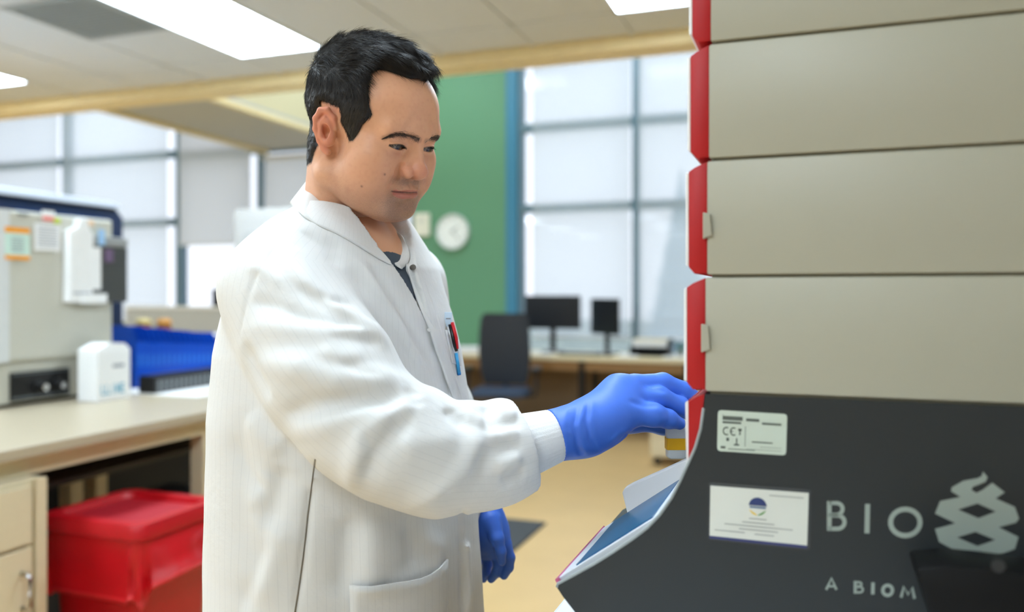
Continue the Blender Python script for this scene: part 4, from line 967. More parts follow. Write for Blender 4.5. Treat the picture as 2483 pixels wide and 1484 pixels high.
g = t.nodes.new('ShaderNodeTexCoord'); n1 = t.nodes.new('ShaderNodeTexNoise'); n1.inputs['Scale'].default_value = 1500; n1.inputs['Detail'].default_value = 1; t.links.new(g.outputs['Object'], n1.inputs['Vector'])
th_ = t.nodes.new('ShaderNodeMapRange'); th_.inputs['From Min'].default_value = .52; th_.inputs['From Max'].default_value = .70; t.links.new(n1.outputs['Fac'], th_.inputs['Value'])
ml = t.nodes.new('ShaderNodeMath'); ml.operation = 'MULTIPLY'; t.links.new(th_.outputs[0], ml.inputs[0]); t.links.new(an2.outputs['Fac'], ml.inputs[1])
mx = t.nodes.new('ShaderNodeMix'); mx.data_type = 'RGBA'; mx.inputs['B'].default_value = (*lin((74, 58, 52)), 1); t.links.new(ml.outputs[0], mx.inputs['Factor']); t.links.new(an.outputs['Color'], mx.inputs['A']); t.links.new(mx.outputs['Result'], b.inputs['Base Color'])
n3 = t.nodes.new('ShaderNodeTexNoise'); n3.inputs['Scale'].default_value = 420; n3.inputs['Detail'].default_value = 3; t.links.new(g.outputs['Object'], n3.inputs['Vector']); bp = t.nodes.new('ShaderNodeBump'); bp.inputs['Strength'].default_value = .12; bp.inputs['Distance'].default_value = .001; t.links.new(n3.outputs['Fac'], bp.inputs['Height']); t.links.new(bp.outputs[0], b.inputs['Normal'])
b.inputs['Roughness'].default_value = .46; b.inputs['Specular IOR Level'].default_value = .4; b.inputs['Subsurface Weight'].default_value = .12; b.inputs['Subsurface Radius'].default_value = (1, .4, .25); b.inputs['Subsurface Scale'].default_value = .004
HEADV = h2w(HV)
# ---- eyes
M_eye = bpy.data.materials.new('eye'); M_eye.use_nodes = True; t = M_eye.node_tree; b = t.nodes['Principled BSDF']; an = t.nodes.new('ShaderNodeAttribute'); an.attribute_name = 'eye_tone'; t.links.new(an.outputs['Color'], b.inputs['Base Color']); b.inputs['Roughness'].default_value = .14; b.inputs['Coat Weight'].default_value = .5
def make_eye(sg):
    c = np.array((sg*EC[0], EC[1]-.0004, EC[2]-.001)); n, mth = 48, 64
    gz = np.array((-.10, 1, -.22)); gz /= np.linalg.norm(gz)
    th = np.linspace(0, math.pi, n+1)[1:-1]; ph = np.arange(mth)*2*math.pi/mth
    a = np.cross(gz, (0, 0, 1)); a /= np.linalg.norm(a); b_ = np.cross(a, gz)
    D_ = np.stack([np.cos(T)*gz+np.sin(T)*(math.cos(p)*a+math.sin(p)*b_) for T in th for p in ph]); T_ = np.repeat(th, mth)
    r_ = .0126+.0007*np.exp(-(T_/.42)**4)
    V = h2w(c+D_*r_[:, None]); Fc = []
    for i in range(n-2):
        for k in range(mth): Fc.append((i*mth+k, i*mth+(k+1) % mth, (i+1)*mth+(k+1) % mth, (i+1)*mth+k))
    V = np.r_[V, [h2w(c+gz*.0133)]]; Fc += [(len(V)-1, (k+1) % mth, k, len(V)-1) for k in range(mth)]
    col = np.tile(C3(140, 126, 120), (len(V), 1)); T2 = np.r_[T_, 0]
    col[T2 < .56] = C3(26, 18, 15); col[T2 < .50] = C3(48, 32, 24); col[T2 < .22] = C3(8, 7, 7)
    bmf = [f if f[0] != f[3] else f[:3] for f in Fc]
    me = bpy.data.meshes.new('eye'); me.from_pydata([tuple(v) for v in V], [], bmf); me.update()
    o = link('eye', me, M_eye, None, True); attr(o, 'eye_tone', col); return o
EYES = [make_eye(1), make_eye(-1)]
for o in EYES: o.parent = person
# ---- hair : a shell of clumps over the scalp plus loose hairs
M_hair = bpy.data.materials.new('dark_hair'); M_hair.use_nodes = True; t = M_hair.node_tree; b = t.nodes['Principled BSDF']
g = t.nodes.new('ShaderNodeTexCoord'); n1 = t.nodes.new('ShaderNodeTexNoise'); n1.inputs['Scale'].default_value = 160; t.links.new(g.outputs['Object'], n1.inputs['Vector']); cr = t.nodes.new('ShaderNodeValToRGB'); cr.color_ramp.elements[0].color = (*lin((14, 12, 12)), 1); cr.color_ramp.elements[1].color = (*lin((40, 33, 29)), 1); t.links.new(n1.outputs['Fac'], cr.inputs[0]); t.links.new(cr.outputs[0], b.inputs['Base Color'])
b.inputs['Roughness'].default_value = .45; b.inputs['Specular IOR Level'].default_value = .35
x, y, z = HV.T
top = sstep(.050, .105, z); front = np.exp(-(((y-.072)/.035)**2+((z-.100)/.035)**2)); backm = sstep(.02, -.09, y)
Q = np.c_[x*1.0+.3*y, y*.35, z*.45]
cl = vnoise(Q, 110, 8)*.6+vnoise(Q, 230, 9)*.4
thick = (.0015+.0045*sstep(-.06, .03, z)+.0145*top+.002*backm*(1-top)*sstep(-.02, .05, z)-.004*front)*sstep(.45, 1.0, hwide)+(.0045*top+.0012)*cl*sstep(.5, 1, hwide)
updir = nn*(1-.35*top[:, None])+np.array((0, .10, .9))*.35*top[:, None]
SV = HV+updir*np.maximum(thick, .0003)[:, None]
keep = (hsoft > .40); Fk = HF[keep[HF].all(1)]
SV = relax(SV, Fk, 3, .5); mp_ = np.full(len(HV), -1); us_ = np.unique(Fk); mp_[us_] = np.arange(len(us_)); SHV, SHF = SV[us_], mp_[Fk]
rs = np.random.RandomState(5); NS = 30000
snn = vnormals(SHV, SHF); 
A = SHV[SHF].mean(1); fi = rs.randint(0, len(SHF), NS*2); fi = fi[rs.rand(len(fi)) < .55+.45*sstep(.0, .08, A[fi][:, 2])][:NS]
w4 = rs.dirichlet((1, 1, 1, 1), len(fi)); roots = (SHV[SHF[fi]]*w4[:, :, None]).sum(1); rn = snn[SHF[fi][:, 0]]
tw_ = sstep(.050, .100, roots[:, 2])[:, None]
clum = np.c_[vnoise(roots, 70, 11), vnoise(roots, 70, 12), vnoise(roots, 70, 13)]
sidef = np.array((0, -.25, -1.0)); topf = np.array((-.25, 1.0, -.05))
flow = sidef*(1-tw_)+topf*tw_+clum*(.25+.75*tw_)*.6
flow -= rn*(flow*rn).sum(1, keepdims=True); flow /= np.linalg.norm(flow, axis=1, keepdims=True)+1e-9
edge = sstep(.4, .9, hwide[us_][SHF[fi][:, 0]])
ln = (.0045+.0025*edge+.003*sstep(-.06, .03, roots[:, 2])+.014*tw_[:, 0])*(.7+.6*rs.rand(len(fi)))
jit = rs.randn(len(fi), 3)*.09
sv, sf_ = strands(roots-rn*.001, flow+rn*(.20+.06*tw_)+jit, flow+rn*(-.12-.30*tw_)+jit*1.3, ln, np.full(len(fi), .00021), 4)
allV = np.r_[SHV, sv]; allF = np.r_[SHF, sf_+len(SHV)]
hair = qmesh('hair', h2w(allV), allF, M_hair, person); hair['label'] = 'short dark hair brushed forward'
# ---- eyebrows and lashes
def headhit(x_, y_): return H.hit(w2h(CAM), w2h(ray(x_, y_)+CAM)-w2h(CAM), .9, 1.5)
bl = [(1018, 340), (1004, 336), (990, 332), (976, 329), (962, 327), (948, 329), (932, 335)]
bpts = np.array([headhit(*p) for p in bl]); bpts[:, 0] = np.abs(bpts[:, 0])
blend(.40*(1-sstep(.0015, .0060, segdist(mirr, bpts))), C3(112, 84, 70))
for sg in (1, -1):
    n_ = 800; tt = rs.rand(n_)*(len(bl)-1.001); i0 = tt.astype(int); f_ = (tt-i0)[:, None]
    ctr = bpts[i0]*(1-f_)+bpts[i0+1]*f_; tan = bpts[i0+1]-bpts[i0]; tan /= np.linalg.norm(tan, axis=1, keepdims=True)
    upv = np.array((0, .3, 1.)); wdt = .0056*np.interp(tt, [0, .6, 3, 4.5, 6], [.75, 1, 1, .75, .3])
    off = np.clip(rs.randn(n_)*.55, -1.3, 1.3)*wdt
    r_ = ctr+upv*off[:, None]; 
    # settle on the skin
    for _ in range(3):
        e_ = 1e-3; d0 = H.sample(r_); gr = np.stack([H.sample(r_+np.eye(3)[q]*e_)-d0 for q in range(3)], 1)/e_; gl = np.linalg.norm(gr, axis=1, keepdims=True)+1e-6; r_ = r_-gr/gl*(d0/gl[:, 0])[:, None]
    nrm = gr/gl; dr = tan+upv*(.45-.9*(off/wdt)[:, None]*.5)*np.clip(1.1-tt/6, .1, 1)[:, None]
    M2 = np.array((sg, 1, 1)); 
    sv, sf_ = strands(r_*M2, (dr+nrm*.18)*M2, (dr-nrm*.1)*M2, .0060*(.7+.5*rs.rand(n_)), np.full(n_, .00012), 3)
    qmesh('eyebrow', h2w(sv), sf_, mat('brow_hair', (70, 58, 51), .6), person)
    # lashes
    n_ = 60; xx = (rs.rand(n_)*2-1)*EW*.97; zz = EZ+EU*(1-(xx/EW)**2)+.05*xx; rx_ = np.c_[sg*(EC[0]+xx), EC[1]+np.sqrt(np.maximum(1e-6, .0141**2-xx**2-(zz-EC[2])**2)), zz]
    d_ = np.c_[sg*xx*14, np.full(n_, 1.), np.full(n_, -.55)]
    sv, sf_ = strands(rx_, d_, d_+np.array((0, .2, .5)), np.full(n_, .0055), np.full(n_, .00016), 3)
    qmesh('eyelash', h2w(sv), sf_, M_hair, person)
# ------------------------------------------------------------------ body under the clothes
FW = np.array((.90, -.436, 0)); RT = np.array((-.436, -.90, 0))          # the man's forward and right
def pr(x, y, D, rpx=None): return (npx(x, y, D), rpx*D/F) if rpx else npx(x, y, D)
SR, SL = npx(668, 705, 1.10), npx(985, 690, 1.41)
ELR, WRR = npx(890, 1062, 1.04), npx(1330, 1060, 1.115)
ELL, WRL = npx(1065, 1000, 1.43), npx(1168, 1218, 1.37)
HIP = np.array((-.255, 1.27, .93))
B = Vol((-.60, .80, .0), (.12, 1.62, 1.56), .008)
B.chain([((-.250, 1.268, 1.50), .058), ((-.250, 1.262, 1.40), .10), ((-.255, 1.262, 1.25), .12), ((-.257, 1.265, 1.10), .125), (HIP, .13)], .06)
B.chain([(SR, .055), ((-.25, 1.265, 1.43), .085), (SL, .055)], .04); B.chain([(SR, .05), (ELR, .040), (WRR, .028)], .03); B.chain([(SL, .05), (ELL, .040), (WRL, .028)], .03)
for s_ in (1, -1):
    hp = HIP+RT*.09*s_; kn = np.array((hp[0]-.01, hp[1], .48)); an_ = np.array((hp[0]-.02, hp[1], .09))
    B.chain([(hp, .085), (kn, .055), (an_, .040)], .05); B.cap(an_+np.array((0, 0, -.035)), an_+FW*.15+np.array((0, 0, -.05)), .040, .034, .03)
BV, BF = B.mesh()
bodyV = np.r_[HEADV, BV]; bodyF = np.r_[HF, BF+len(HEADV)]
body = qmesh('body', bodyV, bodyF, M_skin, person)
attr(body, 'skin_tone', np.r_[skin, np.tile(C3(219, 163, 128), (len(BV), 1))]); attr(body, 'stubble', np.r_[np.clip(bd*.85+.10*gau((.055, .03, -.06), (.03, .04, .03)), 0, 1), np.zeros(len(BV))])
# trousers and shoes
T = Vol((-.60, .95, .02), (.05, 1.55, 1.02), .007)
T.chain([(HIP+np.array((0, 0, .05)), .14), (HIP, .145)], .05)
for s_ in (1, -1):
    hp = HIP+RT*.09*s_; T.chain([(hp, .10), ((hp[0]-.01, hp[1], .48), .078), ((hp[0]-.02, hp[1], .10), .066)], .05)
V_, F_ = T.mesh(); qmesh('trousers', V_, F_, mat('charcoal_trousers', (52, 54, 60), .8), person)
for s_ in (1, -1):
    hp = HIP+RT*.09*s_; an_ = np.array((hp[0]-.02, hp[1], .05)); Sh = Vol(an_-np.array((.12, .16, .06)), an_+np.array((.28, .12, .08)), .005)
    Sh.cap(an_-FW*.05, an_+FW*.18-np.array((0, 0, .012)), .045, .040, .02); Sh.d = np.maximum(Sh.d, -(Sh.Z+0*Sh.d))
    V_, F_ = Sh.mesh(); qmesh('shoe', V_, F_, mat('black_shoe', (24, 24, 26), .4), person)
# shirt seen in the open collar
St = Vol((-.47, 1.00, .9), (-.02, 1.50, 1.53), .005)
St.chain([((-.250, 1.268, 1.47), .070), ((-.250, 1.258, 1.40), .112), ((-.253, 1.258, 1.25), .132), ((-.255, 1.262, 1.0), .14)], .05)
q0 = w2h(np.stack(np.broadcast_arrays(St.X, St.Y, St.Z), -1).reshape(-1, 3)); nk = segdist(q0, [nt_, nb+(nb-nt_)*.5])-.064; St.d = np.maximum(St.d, -nk.reshape(St.d.shape).astype(f32))
V_, F_ = St.mesh(); shirt = qmesh('shirt', V_, F_, mat('slate_shirt', (70, 80, 92), .8, bump=.2), person); shirt['label'] = 'slate grey shirt in the open collar'

# ------------------------------------------------------------------ lab coat
TZ = np.array([.55, .75, .9275, 1.074, 1.23, 1.324, 1.38, 1.449, 1.50, 1.56]); TX = np.array([-.246, -.246, -.246, -.2497, -.2534, -.258, -.260, -.256, -.250, -.250]); TY = np.full(10, 1.258)
TA = np.array([.205, .195, .184, .180, .171, .158, .148, .122, .085, .05]); TBb = np.array([.255, .245, .235, .230, .225, .212, .195, .165, .11, .06])
K = Vol((-.52, .88, .56), (.10, 1.56, 1.56), .0029)
def tor(P): 
    z = P[:, 2]; c = np.c_[np.interp(z, TZ, TX), np.interp(z, TZ, TY)]; dl = P[:, :2]-c; return dl@FW[:2], dl@RT[:2], np.interp(z, TZ, TA), np.interp(z, TZ, TBb)
zz_ = K.ax[2]; cx_, cy_, aa_, bb_ = (np.interp(zz_, TZ, q).astype(f32)[None, None, :] for q in (TX, TY, TA, TBb))
fx = (K.X-cx_)*f32(FW[0])+(K.Y-cy_)*f32(FW[1]); lx = (K.X-cx_)*f32(RT[0])+(K.Y-cy_)*f32(RT[1])
k0 = np.sqrt((fx/aa_)**2+(lx/bb_)**2); k1 = np.sqrt((fx/aa_**2)**2+(lx/bb_**2)**2)+f32(1e-6); dT = k0*(k0-1)/k1
K.d = np.maximum(dT, np.maximum(K.Z-1.53, .60-K.Z)).astype(f32)
K.chain([pr(800, 590, 1.25, 100), pr(733, 638, 1.16, 106), pr(668, 705, 1.10, 116)], .05); K.chain([pr(880, 600, 1.29, 92), pr(985, 690, 1.41, 86)], .05)
SLV = [pr(668, 705, 1.11, 118), pr(735, 810, 1.08, 146), pr(802, 910, 1.05, 154), pr(870, 1015, 1.03, 138), pr(950, 1072, 1.025, 136), pr(1048, 1108, 1.045, 126), pr(1155, 1110, 1.075, 114), pr(1215, 1100, 1.09, 104), pr(1262, 1088, 1.10, 96)]
base_noarm = K.d.copy()
A2 = Vol.__new__(Vol); A2.__dict__.update(K.__dict__); A2.d = np.full(K.n, .08, f32); A2.chain(SLV, .03)
for q_ in (pr(1034, 992, 1.05, 44), pr(1142, 1022, 1.075, 44), pr(1214, 1012, 1.092, 42)): A2.ell(q_[0], (q_[1]*1.1, q_[1], q_[1]), .016)
sa = npx(1345, 1056, 1.115)-npx(1262, 1083, 1.10); sa /= np.linalg.norm(sa); sc0 = npx(1268, 1081, 1.10)
A2.d = np.maximum(A2.d, ((K.X-f32(sc0[0]))*f32(sa[0])+(K.Y-f32(sc0[1]))*f32(sa[1])+(K.Z-f32(sc0[2]))*f32(sa[2]))).astype(f32)
armd = A2.d.copy()
FAR = [pr(985, 690, 1.41, 88), pr(1020, 850, 1.43, 84), pr(1062, 1000, 1.43, 80), pr(1115, 1130, 1.40, 72), pr(1160, 1205, 1.372, 56)]
K.chain(FAR, .03)
hh = np.maximum(.030-np.abs(K.d-armd), 0)/.030; blendk = (.010+.03*sstep(1.30, 1.42, K.Z)).astype(f32)
hh = np.maximum(blendk-np.abs(K.d-armd), 0)/blendk; K.d = (np.minimum(K.d, armd)-hh*hh*blendk/4).astype(f32)
def kh(x, y, t0=.8, t1=1.6): return K.hit(CAM, ray(x, y), t0, t1)
def kfold(pts, amp, wid, sharp=1.):
    P = [kh(*p) for p in pts]; P = [p for p in P if p is not None]
    if len(P) > 1: K.fold(P, amp, wid, sharp)
# front edges: left panel lies over the right one
LZ = np.array([.6, .95, 1.09, 1.268, 1.32, 1.362, 1.41, 1.5]); LV = np.array([-.034, -.030, -.028, -.036, -.017, -.004, .010, .02])
le = np.interp(zz_, LZ, LV).astype(f32)[None, None, :]
frontm = (fx > .02)
K.d -= np.where(frontm, f32(.0075)/(1+np.exp(np.clip((lx-le)/f32(.0016), -40, 40)))*(1/(1+np.exp(np.clip((-.14-lx)*80, -40, 40)))), 0).astype(f32)
FOLDS = [
 ([(690, 640), (760, 705), (830, 760), (905, 800), (940, 850)], .008, .011), ([(765, 712), (805, 724), (850, 735)], -.008, .008), ([(720, 690), (800, 748), (880, 800)], -.006, .009),
 ([(625, 790), (720, 800), (820, 812), (918, 806)], .0045, .013), ([(700, 770), (790, 776), (850, 790)], -.0035, .010), ([(800, 815), (870, 818), (925, 830)], -.006, .008),
 ([(640, 880), (726, 894), (814, 921), (898, 917), (970, 920)], .009, .014), ([(690, 1008), (755, 988), (856, 975), (940, 975), (985, 958)], -.009, .013),
 ([(715, 1050), (790, 1030), (877, 1003), (960, 985)], .006, .012), ([(590, 830), (620, 905), (655, 965)], -.006, .012),
 ([(848, 1180), (862, 1120), (880, 1070), (940, 1020), (1025, 958)], .010, .012), ([(868, 1075), (905, 1066), (945, 1035), (985, 995)], -.011, .011), ([(880, 1160), (905, 1110), (950, 1050), (1005, 1000)], -.006, .012),
 ([(1000, 1228), (1067, 1190), (1125, 1144), (1151, 1080), (1158, 1040)], .008, .013), ([(1040, 1225), (1110, 1190), (1160, 1140), (1180, 1080)], -.005, .014), ([(960, 1090), (1040, 1075), (1120, 1062)], .003, .02),
 ([(1085, 990), (1100, 1010), (1130, 1030)], -.008, .010), ([(1180, 985), (1185, 1010), (1200, 1035)], -.009, .008), ([(1000, 940), (1005, 960), (1015, 985)], -.009, .009), ([(1214, 970), (1225, 1000), (1255, 1010)], .006, .010), ([(1120, 980), (1140, 1010), (1175, 1030)], .005, .012),
 ([(1255, 1020), (1225, 1030), (1190, 1045)], -.005, .008), ([(1258, 1050), (1225, 1052), (1180, 1062)], .005, .008), ([(1260, 1080), (1225, 1085), (1185, 1095)], -.004, .008), ([(1265, 1110), (1235, 1120), (1200, 1135)], .005, .009), ([(1272, 1140), (1245, 1155), (1215, 1170)], -.005, .009),
 ([(815, 600), (876, 680), (940, 775), (985, 850)], .008, .012), ([(840, 610), (900, 700), (955, 790), (1005, 890)], -.008, .009), ([(872, 640), (922, 720), (977, 810), (1030, 910)], .007, .010), ([(900, 640), (952, 725), (1002, 810), (1055, 905)], -.006, .009),
 ([(790, 570), (850, 640), (900, 720)], -.005, .010), ([(725, 560), (790, 600), (830, 650)], -.003, .014), ([(690, 600), (720, 640), (745, 700)], .003, .018),
 ([(850, 1250), (840, 1340), (832, 1450)], -.007, .020), ([(905, 1250), (900, 1350), (890, 1440)], .006, .024), ([(985, 1250), (1000, 1320), (1010, 1390)], -.005, .022), ([(1060, 1250), (1062, 1330), (1050, 1400)], .004, .02),
 ([(650, 1140), (630, 1190), (600, 1240)], .002, .018), ([(690, 1130), (670, 1200), (640, 1280)], -.005, .02), ([(700, 1260), (660, 1360), (620, 1470)], .004, .02), ([(590, 980), (585, 1150), (590, 1400)], -.003, .03), ([(640, 1300), (610, 1400), (580, 1480)], -.004, .018),
 ([(697, 560), (660, 610), (625, 665), (600, 720), (588, 780), (580, 830)], -.0016, .003), ([(600, 640), (640, 655), (700, 700)], .003, .010), ([(610, 730), (680, 745), (740, 775)], -.003, .009), ([(830, 880), (880, 900), (930, 905)], -.004, .008), ([(770, 850), (830, 865), (890, 862)], .004, .010), ([(600, 1010), (640, 1060), (690, 1100)], .004, .016), ([(560, 1060), (600, 1140), (650, 1200)], -.003, .016),
 ([(1121, 1236), (1121, 1300), (1122, 1400), (1122, 1490)], -.007, .0045), ([(1132, 1240), (1134, 1330), (1138, 1430), (1142, 1490)], .004, .006),
 ([(763, 1118), (752, 1200), (741, 1300), (728, 1400), (715, 1484)], -.005, .0045),
]
for p_, a_, w_ in FOLDS: kfold(p_, a_*(2.0 if a_ > 0 else 2.4), w_*(.95 if a_ > 0 else .72), .8 if a_ > 0 else .62)
# broad soft unevenness
zi = np.indices(K.n[:3])[:, ::1] if False else None
gx, gy, gz = K.X*26, K.Y*26, K.Z*20
K.d += (f32(.0011)*(np.sin(gx*1.3+2*np.sin(gz*.9))*np.sin(gz*1.1+1.7*np.sin(gy))+np.sin(gy*1.7+gz*.6)*.6)).astype(f32)
# neck opening and the V of the open front
nkd = None
pts_n = [h2w(nt_), h2w(nb+(nb-nt_)*.05), h2w(nb+(nb-nt_)*.6)]
K.chain([(pts_n[0], .066), (pts_n[1], .070), (pts_n[2], .060)], .006, sub=True)
VZ = np.array([1.372, 1.41, 1.445, 1.47, 1.53]); VN = np.array([.002, .017, .037, .048, .06]); VF_ = np.array([.002, .000, .004, -.016, -.05])
vn = np.interp(zz_, VZ, VN).astype(f32)[None, None, :]; vf = np.interp(zz_, VZ, VF_).astype(f32)[None, None, :]
cut = np.maximum(np.maximum(lx-vn, vf-lx), np.maximum(1.372-K.Z, .02-fx)); K.d = np.maximum(K.d, -cut).astype(f32)
KV, KF = K.mesh(); KV = relax(KV, KF, 1, .45)
ad = A2.sample(KV); td = Vol.sample(type('q', (), dict(lo=K.lo, h=K.h, n=K.n, d=base_noarm))(), KV)
isarm = (ad < td-.002)
cen = np.array([p for p, _ in SLV]); best = np.full(len(KV), 1e9); sc2 = np.zeros(len(KV))
acc = 0.
for a_, b_ in zip(cen, cen[1:]):
    v = b_-a_; L_ = np.linalg.norm(v); v = v/L_; t_ = np.clip((KV-a_)@v, 0, L_); q_ = KV-a_-t_[:, None]*v; dd = np.linalg.norm(q_, axis=1)
    r1 = np.cross(v, (0, -1., .2)); r1 /= np.linalg.norm(r1); r2 = np.cross(v, r1)
    m_ = dd < best; best[m_] = dd[m_]; sc2[m_] = (np.arctan2(q_@r1, q_@r2)*.068)[m_]
tf, tl_, _, _ = tor(KV); scoord = np.where(isarm, sc2, np.arctan2(tl_, tf)*.19)
M_coat = bpy.data.materials.new('white_coat_cloth'); M_coat.use_nodes = True; t = M_coat.node_tree; b = t.nodes['Principled BSDF']
an = t.nodes.new('ShaderNodeAttribute'); an.attribute_name = 'weave'
m1 = t.nodes.new('ShaderNodeMath'); m1.operation = 'DIVIDE'; m1.inputs[1].default_value = .0098; t.links.new(an.outputs['Fac'], m1.inputs[0])
m2 = t.nodes.new('ShaderNodeMath'); m2.operation = 'FRACT'; t.links.new(m1.outputs[0], m2.inputs[0]); m3 = t.nodes.new('ShaderNodeMath'); m3.operation = 'COMPARE'; m3.inputs[1].default_value = .5; m3.inputs[2].default_value = .045; t.links.new(m2.outputs[0], m3.inputs[0])
mm = t.nodes.new('ShaderNodeMath'); mm.operation = 'MULTIPLY'; mm.inputs[1].default_value = .11; t.links.new(m3.outputs[0], mm.inputs[0])
mx = t.nodes.new('ShaderNodeMix'); mx.data_type = 'RGBA'; mx.inputs['A'].default_value = (*lin((222, 221, 219)), 1); mx.inputs['B'].default_value = (*lin((150, 152, 158)), 1); t.links.new(mm.outputs[0], mx.inputs['Factor']); t.links.new(mx.outputs['Result'], b.inputs['Base Color'])
g = t.nodes.new('ShaderNodeTexCoord'); n3 = t.nodes.new('ShaderNodeTexNoise'); n3.inputs['Scale'].default_value = 55; n3.inputs['Detail'].default_value = 4; t.links.new(g.outputs['Object'], n3.inputs['Vector']); bp = t.nodes.new('ShaderNodeBump'); bp.inputs['Strength'].default_value = .25; bp.inputs['Distance'].default_value = .004; t.links.new(n3.outputs['Fac'], bp.inputs['Height']); t.links.new(bp.outputs[0], b.inputs['Normal'])
b.inputs['Roughness'].default_value = .8; b.inputs['Specular IOR Level'].default_value = .25; b.inputs['Sheen Weight'].default_value = .1
coat = qmesh('lab_coat', KV, KF, M_coat, person); attr(coat, 'weave', scoord); coat['label'] = 'white pinstriped lab coat'
M_cl = mat('white_cloth', (221, 220, 218), .8, var=.02, bump=.15, bscale=300, spec=.25)
def ribbon(name, top_, bot_, m, th=.0022, n=6, sub=2, parent=None, ruffle=0.):
    T_, B_ = np.array(top_), np.array(bot_)
    def ref(A_):
        out = []
        k_ = len(A_)
        for i in range(k_-1):
            p0_, p1_, p2_, p3_ = A_[max(i-1, 0)], A_[i], A_[i+1], A_[min(i+2, k_-1)]
            for t_ in np.linspace(0, 1, 7)[:-1]: out.append(.5*((2*p1_)+(-p0_+p2_)*t_+(2*p0_-5*p1_+4*p2_-p3_)*t_**2+(-p0_+3*p1_-3*p2_+p3_)*t_**3))
        out.append(A_[-1]); return np.array(out)
    T_, B_ = ref(T_), ref(B_); V = []
    for j in range(n+1):
        t_ = j/n; row = T_*(1-t_)+B_*t_
        if ruffle: row = row+np.c_[0*row[:, 0], -ruffle*np.sin(np.arange(len(row))*.9+j*.4)*(1-t_), ruffle*.5*np.sin(np.arange(len(row))*.6)*(1-t_)]
        V.append(row)
    w_ = len(T_); V = np.concatenate(V); Fc = [(j*w_+i, j*w_+i+1, (j+1)*w_+i+1, (j+1)*w_+i) for j in range(n) for i in range(w_-1)]
    o = qmesh(name, V, Fc, m, parent or coat); md_ = o.modifiers.new('thickness', 'SOLIDIFY'); md_.thickness = th; md_.offset = 0
    return o
def onk(x, y, D, lift=.003):
    p_ = kh(x, y); 
    if p_ is None or abs(p_[1]-D) > .09: return npx(x, y, D)
    return p_-ray(x, y)/np.linalg.norm(ray(x, y))*lift
ctop = [npx(*q) for q in ((972, 650, 1.178), (954, 637, 1.195), (937, 608, 1.225), (926, 575, 1.262), (922, 546, 1.300), (880, 512, 1.338), (820, 478, 1.345), (765, 450, 1.325), (742, 443, 1.278), (760, 460, 1.236), (795, 496, 1.206), (837, 530, 1.188), (873, 559, 1.178), (900, 586, 1.172), (922, 606, 1.168), (946, 634, 1.166))]
cbot = [onk(974, 653, 1.18), onk(990, 634, 1.21), onk(993, 614, 1.25), onk(984, 590, 1.30), onk(962, 562, 1.35), npx(900, 548, 1.385), npx(800, 528, 1.40), npx(726, 500, 1.36), onk(704, 492, 1.27, .0), onk(722, 512, 1.20, .0), onk(765, 543, 1.16, .0), onk(815, 566, 1.15, .001), onk(862, 592, 1.15, .002), onk(893, 611, 1.155, .003), onk(924, 630, 1.16, .003), onk(948, 642, 1.165)]
col_ = ribbon('collar', ctop, cbot, M_cl)
pin = [(984, 640, 1.18), (1006, 714, 1.18), (1038, 792, 1.19), (1062, 862, 1.20), (1090, 942, 1.22), (1104, 985, 1.22)]; pout = [(1014, 640, 1.20), (1040, 706, 1.21), (1066, 790, 1.22), (1088, 862, 1.22), (1112, 935, 1.24), (1124, 985, 1.25)]
plk = ribbon('placket', [onk(*q, .006) for q in pin], [onk(*q, .001) for q in pout], M_cl, ruffle=.0016)
for x, y, D in ((1002, 648, 1.18), (960, 622, 1.195), (1041, 800, 1.19)):
    p_ = onk(x, y, D, .0075 if x > 1001 else .003); o = MB().lathe([(.0042, -.004), (.0042, .0006), (.003, .001), (.0012, .0011)], 16).build('snap_button', mat('snap_metal', (110, 108, 104), .35, metal=.7) if x == 1002 else mat('snap_pale', (214, 212, 208), .4), coat, 'auto'); o.location = p_; o.scale = (1, 1, 1) if x == 1002 else (.6, .6, .6); o.rotation_euler = Vector((.5, -1, .1)).to_track_quat('Z', 'Y').to_euler()
# lower pocket
tx = [848, 870, 900, 930, 960, 990, 1020, 1045, 1065, 1083]; ty = [1417, 1420, 1421, 1417, 1412, 1408, 1402, 1391, 1376, 1355]
rows = []
for j in range(9):
    r_ = []
    for x, y in zip(tx, ty):
        yy = y+(1484+70-y)*j/8; p_ = kh(x, yy); p_ = npx(x, yy, 1.15) if p_ is None else p_
        r_.append(p_-ray(x, yy)*(.004+.006*max(0, 1-j/2.5)*math.sin((x-848)/235*math.pi)))
    rows.append(r_)
V = np.array(rows).reshape(-1, 3); n_ = len(tx); Fc = [(j*n_+i, j*n_+i+1, (j+1)*n_+i+1, (j+1)*n_+i) for j in range(8) for i in range(n_-1)]
pk = qmesh('pocket', V, Fc, M_coat, coat); pk.modifiers.new('t', 'SOLIDIFY').thickness = .003; attr(pk, 'weave', np.tile((np.array(tx)-848)/F*1.15, 9))
st_ = [V[1*n_+i]-np.array((0, .0022, 0)) for i in range(n_)]; MB().tube([tuple(p_) for p_ in st_], .0006, 6).build('hem_stitch', mat('stitch', (186, 184, 178), .8), coat, True)
# side vent seam
sm = [onk(x, y, 1.05, .001) for x, y in ((764, 1114), (758, 1160), (752, 1205), (746, 1250), (741, 1300), (735, 1350), (728, 1400), (722, 1440), (714, 1490))]
MB().tube([tuple(p_) for p_ in sm], .0009, 6).build('side_seam', mat('seam_grey', (120, 112, 102), .8), coat, True)
